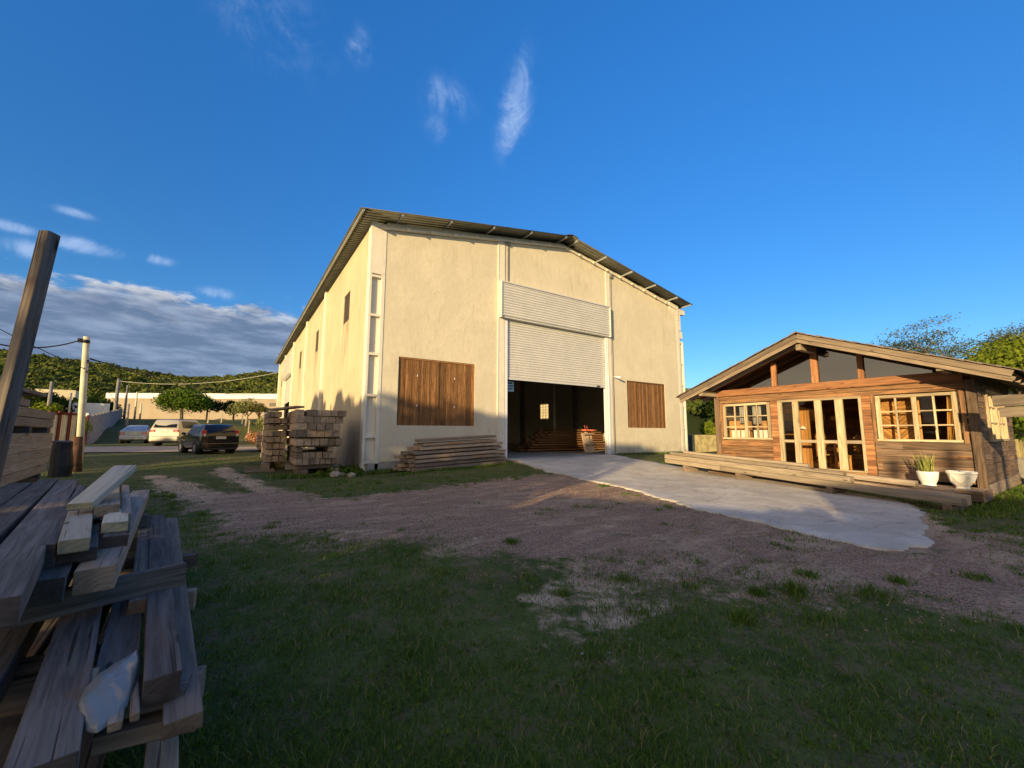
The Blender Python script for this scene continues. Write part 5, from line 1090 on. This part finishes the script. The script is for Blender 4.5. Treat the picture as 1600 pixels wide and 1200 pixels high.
# grey boundary wall running up the slope
e = empty('boundary_wall', (-10.3, 47.3, 0), 'grey block boundary wall running uphill left of the silver sedan', 'wall')
q = MB(); A_ = Vector((-9.9, 46.0)); B_ = Vector((-14.2, 82.0)); k_ = 14
for i in range(k_):
    a = A_.lerp(B_, i / k_); b = A_.lerp(B_, (i + 1) / k_); za = gz(a.x, a.y); zt = np.interp(i / k_, [0, 1], [2.55, 4.6]); q.obox(((a.x + b.x) / 2, (a.y + b.y) / 2, (za - .3 + zt) / 2), Vector((b.x - a.x, b.y - a.y, 0)).normalized(), Vector((-(b.y - a.y), b.x - a.x, 0)).normalized(), Vector((0, 0, 1)), (b - a).length - .003, .16, zt - za + .3)
q.build('wall', 'greywall', e, world=True)
q = MB(); q.box(-10.15, -9.85, 45.75, 45.98, -.1, 2.45); q.build('red_post', 'redpaint', e, world=True)
q = MB(); q.box(-10.9, -10.2, 45.7, 45.9, -.1, 2.62); q.build('end_wall', 'plinth', e, world=True)
q = MB(); q.box(-16.5, -11.2, 52.0, 52.1, .3, 2.9); q.build('white_fence', 'whitepanel'); o = bpy.data.objects[-1] if False else None
bpy.data.objects['white_fence'].location = (0, 0, 0); tag(bpy.data.objects['white_fence'], 'white sheet fence behind the bright shrubs', 'fence')
q = MB(); q.box(-22, -14.8, 78, 78.1, 2.0, 5.1); q.build('white_sheeting', 'whitepanel'); tag(bpy.data.objects['white_sheeting'], 'white sheet fence farther back beside the block building', 'fence')
for i, (x, y, z1, r, mt, lab) in enumerate(((-13.6, 74.7, 8.3, .24, 'poledark', 'dark pole in front of the left end of the block building'), (-13.7, 80.9, 8.0, .16, 'poledark', 'thin dark pole just right of the dark pole'), (-12.2, 78.5, 6.9, .13, 'polecon', 'pale thin pole near the corner of the boundary wall'), (-11.4, 77, 5.2, .12, 'polecon', 'short pale pole beside the boundary wall end'), (-17.2, 65.2, 6.7, .20, 'poledark', 'grey pole behind the panel fence'), (-15.8, 66, 5.6, .10, 'polecon', 'slender pale pole right of the grey pole'), (-13.9, 63, 5.1, .10, 'polecon', 'slender pole left of the thick concrete pole'), (-9.4, 57, 4.1, .12, 'poledark', 'short dark post against the white sheet fence'))):
    pole('thin_pole', x, y, z1, r, r * .7, mt, lab, cap=False)
def wire(pts, r, mat, lab, sag=0., n_=18):
    q = MB(); P = []
    for a, b in zip(pts, pts[1:]):
        a, b = Vector(a), Vector(b)
        for k in range(n_): t_ = k / n_; p = a.lerp(b, t_); p.z -= sag * 4 * t_ * (1 - t_); P.append(p)
    P.append(Vector(pts[-1])); c = P[0].copy(); q.tube([p - c for p in P], r, 5); o = q.build('cable', mat); o.location = c; tag(o, lab, 'cable')
wire([(-4.6, 19.5, 4.35), (-6.1, 12.5, 4.15)], .022, 'wire', 'black cable sagging left from the top of the concrete pole', .75)
wire([(-4.4, 19.6, 3.35), (-9.8, 16.2, 7.3)], .012, 'wire', 'thin wire rising to the upper left behind the leaning post', .35)
wire([(-4.35, 19.6, 3.75), (4.0, 58.5, 6.4)], .016, 'wire', 'thin wire from the concrete pole to the warehouse far eave', .9)
wire([(-4.35, 19.6, 3.72), (-1.5, 74, 7.8)], .016, 'wire', 'thin dark wire from the pole out over the hill', .3)
wire([(-4.35, 19.6, 3.6), (-7.2, 44, 2.6)], .012, 'wire', 'short wire dropping from the pole towards the sedan', .2)
wire([(-13.6, 74.7, 8.0), (4.0, 60.4, 8.9)], .028, 'wirel', 'pale cable spanning from the dark pole to the warehouse', .9)

# ------------------------------------------------------------------ block building at the foot of the hill
e = empty('block_building', (-8, 112, 3.6), 'long low block building with white parapet at the foot of the hill', 'building')
b0, b1 = Vector((-23.8, 122.5, 0)), Vector((12.5, 100.5, 0)); bd = (b1 - b0); bL = bd.length; bd.normalize(); bn = Vector((-bd.y, bd.x, 0)); mid = (b0 + b1) / 2
q = MB(); q.obox(mid + bn * 6 + Vector((0, 0, 5.6)), bd, bn, Vector((0, 0, 1)), bL, 12, 6.2); 
def rot_build(q, name, mat, parent):
    # mesh kept in a frame aligned with the wall so that the block pattern follows it
    a = atan2(bd.y, bd.x); Rm = Matrix.Rotation(-a, 3, 'Z'); c = parent.location if True else None
    q.v = [tuple(Rm @ (Vector(p) - c)) for p in q.v]; o = q.build(name, mat, parent); o.rotation_euler = (0, 0, a); return o
bw = rot_build(q, 'wall', 'brick', e)
q = MB(); q.obox(mid - bn * .06 + Vector((0, 0, 9.0)), bd, bn, Vector((0, 0, 1)), bL + .3, .3, 1.15); rot_build(q, 'parapet', 'whitepanel', e)
for s in (.31, .83): q = MB(); q.obox(b0 + bd * bL * s - bn * .03 + Vector((0, 0, 7.2)), bd, bn, Vector((0, 0, 1)), 1.5, .12, .7); rot_build(q, 'opening', 'blackplastic', e)
q = MB(); q.box(-27.5, -22.5, 96, 100, 4, 8.0); o = q.build('small_house', 'creampanel'); tag(o, 'small pale house far away between the left stack and the poles', 'house')
q = MB(); q.box(4.0, 9.0, 88, 91, 2.6, 5.6); o = q.build('grey_shed', 'greywall'); tag(o, 'low grey shed under the trees right of the big bright tree', 'shed')
for i, (x, y) in enumerate(((-1.9, 72), (.6, 72.5), (2.6, 71), (-3.4, 71))):
    timber((x, y, gz(x, y) - .3), (x + .03, y, gz(x, y) + 1.5), .14, .14, 'timber_pale', f'pale fence post under the distant trees, {["second","third","rightmost","leftmost"][i]} from the left' if i != 2 and i != 3 else f'pale fence post under the distant trees, {"rightmost" if i == 2 else "leftmost"}', 'distant fence posts', name='fence_post', cat='post')
timber((.95, 47.2, .2), (.97, 47.2, 2.35), .1, .1, 'timber_pale', 'upright pale post right of the black car', name='fence_post', cat='post')
# brush pile right of the black car
P, pn, tone = crownpts((0, 0, .5), .95, 900, .8, 8); v, f, _ = leafcards(P, pn, NR.uniform(.08, .2, 900), None); o = npmesh('brush_pile', v, f, 'redleaf', {'rnd': ('FACE', NR.random(900))}); o.location = (1.35, 34.2, .25); tag(o, 'reddish pile of cut brush right behind the black car', 'brush')
o = npmesh('brush_pile', v * np.array([1, 1, .45]), f, 'leafpale', {'rnd': ('FACE', NR.random(900))}); o.location = (2.1, 58.5, 2.0); tag(o, 'low orange-brown brush heap at the warehouse far corner', 'brush')
# mustard wall behind the cottage
q = MB(); q.box(29.7, 44, 19.0, 19.2, -.5, 1.06); o = q.build('mustard_wall', 'yellowwall'); tag(o, 'low mustard yellow wall between warehouse and cottage', 'wall')
q = MB(); q.box(28.2, 29.66, 19.0, 19.3, -.5, 1.05); o = q.build('dark_gate', 'blackplastic'); tag(o, 'dark low gate at the left end of the mustard wall', 'gate')
q = MB(); q.box(24.6, 33.0, 2.55, 2.75, -.4, 1.0); o = q.build('mustard_wall', 'yellowwall'); tag(o, 'piece of mustard wall at the right edge behind the cottage', 'wall')
q = MB(); q.box(24.0, 24.2, .9, 2.5, -.5, .35); o = q.build('dark_block', 'poledark'); tag(o, 'dark low block at the right edge behind the cottage corner', 'block')
MB().tube([(0, 0, 0), (0, 0, .75)], [.09, .08], 10).build('white_post', 'whiteconc').location = (19.6, .95, -.45); tag(bpy.data.objects['white_post'], 'short white post at the right edge of the grass', 'post')
# thick board entering the picture at the right
e = empty('rough_board_sign', (13.5, .3, -.45), 'thick rough board sticking in from the right edge in front of the cottage side window', 'board')
q = MB(jit=.006)
q.beam((13.78, 1.58, 1.94), (12.85, -.75, 1.92), .06, .235); q.beam((13.80, 1.50, 1.70), (12.87, -.75, 1.69), .06, .22); q.build('boards', 'timber_grey', e, bevel=.008, world=True)
q = MB(jit=.003); q.box(12.98, 13.10, -.62, -.50, -.45, 2.15); q.build('post', 'timber_grey', e, bevel=.008, world=True)

# ------------------------------------------------------------------ cars
def car(name, lab, x, y, z, yaw, L, W_, H_, paintm, kind):
    """local frame: +x is the rear (towards the viewer), origin on the ground at the centre"""
    e = empty(name, (x, y, z), lab, 'car', None, yaw); hw = W_ / 2; hl = L / 2
    # stations: x, belt height, roof height, half width at belt, half width at roof
    if kind == 'sedan': st = [(-hl, .55, .56, .80, .62), (-hl + .12, .72, .74, .95, .7), (-hl + .9, .88, .90, 1., .8), (-hl + 1.25, .92, .95, 1., .8), (-hl + 1.95, .95, H_ - .03, 1., .70), (0, .96, H_, 1., .70), (hl - 1.45, .98, H_ - .05, 1., .69), (hl - .75, 1.02, 1.08, .99, .78), (hl - .10, 1.02, 1.04, .95, .80), (hl, .92, .94, .90, .78)]
    elif kind == 'suv': st = [(-hl, .70, .71, .85, .7), (-hl + .1, .95, .98, .95, .8), (-hl + 1.15, 1.10, 1.13, 1., .85), (-hl + 1.9, 1.15, H_ - .08, 1., .76), (-.1, 1.16, H_, 1., .76), (hl - .42, 1.16, H_ - .02, .99, .76), (hl - .28, 1.14, H_ - .06, .98, .76), (hl - .04, 1.14, 1.22, .97, .86), (hl, 1.0, 1.05, .95, .88)]
    else: st = [(-hl, .58, .60, .82, .66), (-hl + .12, .78, .80, .95, .75), (-hl + 1.0, .92, .95, 1., .8), (-hl + 1.7, .96, H_ - .05, 1., .74), (-.2, .97, H_, 1., .74), (hl - .50, .97, H_ - .02, .99, .74), (hl - .34, .96, H_ - .06, .98, .74), (hl - .03, .96, 1.06, .96, .86), (hl, .85, .9, .94, .88)]
    gc = .20; V = []; ring = []
    for (sx, zb, zr, wb, wr) in st:
        b = hw * wb; r = hw * wr; ins = .10 if sx in (st[0][0], st[-1][0]) else 0
        half = [(b * .80, gc + ins), (b * .96, gc + .10 + ins), (b * 1.0, gc + .32), (b * .995, zb - .12), (b * .965, zb), (r * 1.01, zr - .06 if zr - zb > .2 else zr - .005), (r * .93, zr - .012 if zr - zb > .2 else zr), (0, zr + (.012 if zr - zb > .2 else .006))]
        pts = half + [(-a, c) for a, c in half[-2::-1]]; ring.append(len(V)); V += [(sx, a, c) for a, c in pts]
    m_ = 15; F = []
    for a, b in zip(ring, ring[1:]):
        for k in range(m_ - 1): F.append((a + k, a + k + 1, b + k + 1, b + k))
        F.append((a + m_ - 1, a, b, b + m_ - 1))
    q = MB(); q.addv(V)
    for f in F: q.face(f, sm=True)
    q.face([ring[0] + k for k in range(m_)]); q.face([ring[-1] + k for k in range(m_)][::-1]); body = q.build('body', paintm, e)
    wn_ = body.modifiers.new('edge', 'EDGE_SPLIT'); wn_.split_angle = radians(38)
    def Pt(i, k): return Vector(V[ring[i] + k])
    def pane(i, j, side, u0=.06, u1=.94, v0=.08, v1=.90):
        k0, k1 = (4, 5) if side > 0 else (10, 9); a, b, c, d = Pt(i, k0), Pt(j, k0), Pt(j, k1), Pt(i, k1); nn = (b - a).cross(d - a).normalized(); nn = nn if nn.y * side > 0 else -nn
        def bl(u_, v_): return a.lerp(b, u_).lerp(d.lerp(c, u_), v_) + nn * .008
        return [bl(u0, v0), bl(u1, v0), bl(u1, v1), bl(u0, v1)]
    gs = {'sedan': [(3, 4, .45, .98), (4, 5, .0, .96), (5, 6, .03, .98), (6, 7, .02, .55)], 'suv': [(2, 3, .5, .98), (3, 4, 0., .97), (4, 5, .03, .97)], 'hatch': [(2, 3, .5, .98), (3, 4, 0, .97), (4, 5, .03, .96)]}[kind]
    for side in (1, -1):
        for i, j, u0, u1 in gs:
            g = MB(); P4 = pane(i, j, side, u0, u1); i0 = g.addv(P4); g.face([i0, i0 + 1, i0 + 2, i0 + 3] if side > 0 else [i0 + 3, i0 + 2, i0 + 1, i0]); g.build('side_window', 'carglass', e)
    # rear window
    i, j = {'sedan': (6, 7), 'suv': (6, 7), 'hatch': (6, 7)}[kind]; a, b, c, d = Pt(i, 5), Pt(i, 9), Pt(j, 9), Pt(j, 5); a, b = a.lerp(b, .06), b.lerp(a, .06); d, c = d.lerp(c, .06), c.lerp(d, .06)
    if kind != 'sedan': a2, b2, c2, d2 = a, b, c, d
    a, d = a.lerp(d, .06), d.lerp(a, .06); b, c = b.lerp(c, .06), c.lerp(b, .06); nn = (b - a).cross(d - a).normalized(); nn = nn if nn.x > 0 else -nn
    g = MB(); i0 = g.addv([p + nn * .012 for p in (a, b, c, d)]); g.face([i0, i0 + 1, i0 + 2, i0 + 3]); g.build('rear_window', 'carglass', e)
    zb = {'sedan': .78, 'suv': 1.02, 'hatch': .84}[kind]; xr = hl
    lw_, lh_ = {'sedan': (.30, .17), 'suv': (.34, .18), 'hatch': (.18, .42)}[kind]
    for s in (1, -1):
        g = MB(); y_ = s * (hw * .93 - lw_ / 2); zz_ = zb + (.0 if kind != 'hatch' else .14); g.box(xr - .16, xr - .005 + (.015 if kind != 'hatch' else -.01), y_ - lw_ / 2, y_ + lw_ / 2, zz_ - lh_ / 2, zz_ + lh_ / 2); g.build('tail_light', 'taillight', e, bevel=.03)
        g = MB(); g.box(xr - .1, xr + .014, y_ - lw_ * .28, y_ + lw_ * .28, zz_ - lh_ * .22, zz_ + lh_ * .1); g.build('lens', 'lampclear', e)
    g = MB(); g.box(xr - .02, xr + .02, -.22, .22, zb - .09 - (.02 if kind == 'suv' else 0), zb + .04); g.build('number_plate', 'plate', e)
    g = MB(); g.box(xr - .28, xr + .08, -hw * .93, hw * .93, .30, .30 + {'sedan': .28, 'suv': .38, 'hatch': .26}[kind]); g.build('bumper', paintm, e, bevel=.05)
    g = MB(); g.box(xr - .2, xr + .06, -hw * .85, hw * .85, .22, .31); g.build('lower_valance', 'blackplastic', e, bevel=.02)
    for s in (1, -1):
        g = MB(); g.obox((-hl + L * .36, s * (hw + .07), {'sedan': .98, 'suv': 1.2, 'hatch': 1.02}[kind]), Vector((1, 0, 0)), Vector((0, 1, 0)), Vector((0, 0, 1)), .1, .17, .12); g.build('wing_mirror', paintm, e, bevel=.03)
        rw = {'sedan': .31, 'suv': .39, 'hatch': .31}[kind]
        for xx in (-hl + .82, hl - .85):
            g = MB(); n_ = 28
            prof = [(rw * .66, -.10), (rw * .92, -.11), (rw, -.07), (rw, .07), (rw * .92, .11), (rw * .66, .10)]
            rings = [g.addv([(xx + r * cos(2 * pi * k / n_), s * (hw - .09) + s * w2, rw + r * sin(2 * pi * k / n_)) for k in range(n_)]) for r, w2 in prof]
            for a, b in zip(rings, rings[1:] + rings[:1]):
                for k in range(n_): g.face((a + k, a + (k + 1) % n_, b + (k + 1) % n_, b + k), sm=True)
            ty = g.build('wheel', 'rubber', e)
            g = MB(); 
            for k in range(7):
                an = 2 * pi * k / 7; g.obox((xx + cos(an) * rw * .34, s * (hw + .0), rw + sin(an) * rw * .34), Vector((cos(an), 0, sin(an))), Vector((0, 1, 0)), Vector((-sin(an), 0, cos(an))), rw * .62, .03, rw * .16)
            g.tube([(xx, s * (hw - .10), rw), (xx, s * (hw - .03), rw)], rw * .64, 20); g.build('rim', 'alloy', ty)
            g = MB(); g.tube([(xx, s * (hw - .28), rw + .02), (xx, s * (hw + .004), rw + .02)], rw + .06, 24); g.build('wheel_arch', 'blackplastic', e)
    return e
def yawto(x, y, extra): return atan2(-y, -x) + radians(extra)   # rear faces the camera, turned by 'extra'
car('parked_car', 'black hatchback parked nearest with its rear to the camera', -1.25, 27.35, gz(-1.2, 26), yawto(-1.25, 27.35, 16), 3.95, 1.70, 1.50, 'black', 'hatch')
car('parked_car', 'champagne silver off-road wagon parked behind the black car', -3.3, 39.3, gz(-3.4, 38.5) + .02, yawto(-3.3, 39.3, -26), 4.7, 1.86, 1.85, 'champ', 'suv')
car('parked_car', 'silver sedan parked left of the others', -6.75, 45.5, gz(-7, 45) + .02, yawto(-7.05, 45.6, -7), 4.5, 1.74, 1.45, 'silver', 'sedan')

# ------------------------------------------------------------------ grass blades, tufts, loose stones
def blades(name, pos, hgt, wid, lean, label, mat='blade'):
    n_ = len(pos); z = gzv(pos[:, 0], pos[:, 1]) + bumpf(pos[:, 0], pos[:, 1]) * np.exp(-((pos[:, 0] - 5) ** 2 + (pos[:, 1] - 7) ** 2) / 900) - .008
    a = NR.uniform(0, 2 * pi, n_); b = NR.uniform(0, 2 * pi, n_); T_ = np.stack([np.cos(a), np.sin(a), np.zeros(n_)], 1); D_ = np.stack([np.cos(b), np.sin(b), np.zeros(n_)], 1)
    P0 = np.c_[pos, z]; U = np.array([0, 0, 1.]); l = lean[:, None]; h = hgt[:, None]; w_ = wid[:, None] / 2
    m1 = P0 + U * h * .55 + D_ * l * h * .25; tip = P0 + U * h * .92 + D_ * l * h * .85
    V = np.stack([P0 - T_ * w_, P0 + T_ * w_, m1 + T_ * w_ * .7, m1 - T_ * w_ * .7, tip], 1).reshape(-1, 3)
    k = np.arange(n_) * 5
    F = np.concatenate([np.stack([k, k + 1, k + 2], 1), np.stack([k, k + 2, k + 3], 1), np.stack([k + 3, k + 2, k + 4], 1)])
    r = NR.random(n_); o = npmesh(name, V, F, mat, {'rnd': ('FACE', np.concatenate([r, r, r]))}); tag(o, label, 'grass', kind='stuff'); return o
def vnoise(x, y, s, seed=0):
    g = np.random.default_rng(seed).random((64, 64)); u_ = x / s; v_ = y / s; i = np.floor(u_).astype(int); j = np.floor(v_).astype(int); f = u_ - i; h = v_ - j; f = f * f * (3 - 2 * f); h = h * h * (3 - 2 * h)
    G_ = lambda a, b: g[a % 64, b % 64]
    return (G_(i, j) * (1 - f) + G_(i + 1, j) * f) * (1 - h) + (G_(i, j + 1) * (1 - f) + G_(i + 1, j + 1) * f) * h
def grassdens(x, y):
    g, s = masks(x, y); d = (1 - g) * (1 - .9 * s); e = vnoise(x, y, .9, 3) * .6 + vnoise(x, y, .28, 4) * .4
    d = np.clip((d + (e - .5) * 1.5 - .10) * 1.3, 0, 1); d = np.where((sdist(DRIVE, x, y) > -.03), 0, d)
    for rc in ((4.1, 16.7, 25.4, 61), (15.3, 2.0, 21, 8.8)): d = np.where((x > rc[0]) & (x < rc[2]) & (y > rc[1]) & (y < rc[3]), 0, d)
    return d
def cand(n_, rmin, rmax, a0=4, a1=108, p=1.0):
    r = rmin * (rmax / rmin) ** (NR.random(n_) ** p); a = np.radians(NR.uniform(a0, a1, n_)); return r * np.cos(a), r * np.sin(a), r
x, y, r = cand(330000, 1.3, 24); d = grassdens(x, y); k = NR.random(len(x)) < d * (.18 + .82 * np.clip(vnoise(x, y, .5, 9) * .6 + vnoise(x, y, 1.9, 12) * .9 - .2, 0, 1)); x, y, r = x[k], y[k], r[k]
hh = (.016 + .045 * NR.random(len(x)) ** 1.6) * (.5 + 1.1 * vnoise(x, y, .45, 6) + .4 * (NR.random(len(x)) < .05)); blades('grass', np.c_[x, y], hh, .0022 + .0016 * r ** .75, NR.uniform(.3, 1.3, len(x)), 'short mown grass covering the yard around the gravel')
T_ = []
for (cx_, cy_, nn, rr_, hh_) in ((4.62, 1.96, 260, .10, .20), (4.3, 2.15, 160, .09, .14), (3.64, 1.95, 200, .09, .15), (2.73, 3.18, 120, .07, .11), (3.33, 4.97, 200, .12, .10), (3.54, 3.14, 160, .12, .08), (5.2, 1.5, 160, .16, .14), (4.2, 1.55, 200, .2, .13), (5.9, 1.5, 120, .12, .12), (3.9, 2.6, 130, .12, .10), (6.9, 1.1, 140, .14, .12), (2.0, 4.4, 120, .16, .07), (1.1, 5.8, 120, .2, .07), (5.3, 2.1, 130, .1, .12), (3.0, 2.5, 100, .12, .09)):
    T_.append(np.c_[NR.normal(cx_, rr_ * .5, nn), NR.normal(cy_, rr_ * .5, nn), np.full(nn, hh_) * NR.uniform(.35, .95, nn)])
for _ in range(700):
    a = radians(R.uniform(5, 105)); rr_ = R.uniform(1.5, 14); cx_, cy_ = rr_ * cos(a), rr_ * sin(a)
    if grassdens(np.array([cx_]), np.array([cy_]))[0] < .25: continue
    nn = R.randint(14, 50); sg = R.uniform(.03, .09); T_.append(np.c_[NR.normal(cx_, sg, nn), NR.normal(cy_, sg, nn), NR.uniform(.03, R.uniform(.06, .12), nn)])
# taller fringe along walls, stacks and the driveway edge
def fringe(A_, B_, n_, sp, h0, h1):
    t_ = NR.random(n_); T_.append(np.c_[A_[0] + (B_[0] - A_[0]) * t_ + NR.normal(0, sp, n_), A_[1] + (B_[1] - A_[1]) * t_ + NR.normal(0, sp, n_), NR.uniform(h0, h1, n_)])
fringe((4.3, 16.55), (10.4, 16.5), 2600, .12, .06, .22); fringe((18.4, 16.5), (25, 16.5), 1400, .12, .05, .16); fringe((5.0, 14.9), (9.8, 14.9), 1800, .12, .05, .16); fringe((1.2, 16.2), (3.9, 16.2), 1800, .2, .05, .2)
fringe((12.4, 1.9), (15.2, 1.7), 1500, .2, .05, .14); fringe((15.3, 1.9), (21, 1.8), 1500, .15, .05, .2); fringe((-1.0, 2.0), (-.35, 6.5), 900, .12, .04, .12)
T_ = np.concatenate(T_); rT = np.hypot(T_[:, 0], T_[:, 1]); blades('tall_grass', T_[:, :2], T_[:, 2], .003 + .0011 * rT, NR.uniform(.2, 1.0, len(T_)), 'taller grass tufts scattered over the yard and along the walls')
x, y, r = cand(1700, 1.4, 13); k = (sdist(DRIVE, x, y) < .02); x, y, r = x[k], y[k], r[k]; n_ = len(x)
C_ = np.stack([x, y, gzv(x, y) + bumpf(x, y) * np.exp(-((x - 5) ** 2 + (y - 7) ** 2) / 900) + .012], 1); v, f, _ = leafcards(C_, np.tile([0, 0, 2.2], (n_, 1)), NR.uniform(.010, .030, n_) * (1 + r * .04), None, .5)
M['litter'] = leafmat('dead_leaf', (.09, .06, .035), (.22, .155, .09), None, .1); tag(npmesh('leaf_litter', v, f, 'litter', {'rnd': ('FACE', NR.random(n_))}), 'dry leaves and chips scattered over grass and gravel', 'litter', kind='stuff')
x, y, r = cand(1500, 1.3, 12); k = NR.random(len(x)) < grassdens(x, y); x, y, r = x[k], y[k], r[k]; n_ = len(x); C_ = np.repeat(np.stack([x, y, gzv(x, y) + .02], 1), 7, 0) + NR.normal(0, 1, (n_ * 7, 3)) * np.array([.028, .028, .010])
v, f, _ = leafcards(C_, np.tile([0, 0, 1.6], (n_ * 7, 1)), NR.uniform(.018, .036, n_ * 7), None, .7); tag(npmesh('clover', v, f, 'leaf', {'rnd': ('FACE', NR.random(n_ * 7) * .7)}), 'small broadleaf weeds growing among the short grass', 'weeds', kind='stuff')
x, y, r = cand(30000, 2.0, 15); g, s = masks(x, y); k = (NR.random(len(x)) < g * .9) & (sdist(DRIVE, x, y) < -.02); x, y, r = x[k], y[k], r[k]
n_ = len(x); z = gzv(x, y) + bumpf(x, y) * np.exp(-((x - 5) ** 2 + (y - 7) ** 2) / 900); sz = NR.uniform(.004, .012, n_) * (1 + r * .05)
oc = np.array([(1, 0, 0), (-1, 0, 0), (0, 1, 0), (0, -1, 0), (0, 0, .7), (0, 0, -.5)]); V = (oc[None] * (sz[:, None, None] * NR.uniform(.6, 1.3, (n_, 6, 1))) + np.stack([x, y, z + sz * .3], 1)[:, None]).reshape(-1, 3)
ff = np.array([(0, 2, 4), (2, 1, 4), (1, 3, 4), (3, 0, 4), (2, 0, 5), (1, 2, 5), (3, 1, 5), (0, 3, 5)]); F = (np.arange(n_)[:, None, None] * 6 + ff[None]).reshape(-1, 3)
mt_, t, out = newmat('loose_stone'); rn = t.add('ShaderNodeAttribute', attribute_name='rnd').outputs['Fac']; cc = t.mix(rn, (.20, .115, .08), (.46, .33, .25)); finish(t, out, cc, .95); M['lstone'] = mt_
tag(npmesh('loose_gravel', V, F, 'lstone', {'rnd': ('FACE', np.repeat(NR.random(n_), 8))}), 'loose reddish crushed stone on the yard', 'gravel', kind='stuff')
for i, (x, y) in enumerate(((2.1, 2.26), (2.27, 2.16))):
    q = MB(jit=.003); q.box(-.013, .013, -.007, .007, 0, .005); o = q.build('paper_scrap', 'taillight' if 0 else 'curtain'); o.location = (x, y, gz(x, y) + .02); tag(o, f'{"left" if i == 0 else "right"} tiny scrap of white litter on the grass', 'litter')
print('objects', len(bpy.data.objects), 'verts', sum(len(m.vertices) for m in bpy.data.meshes))
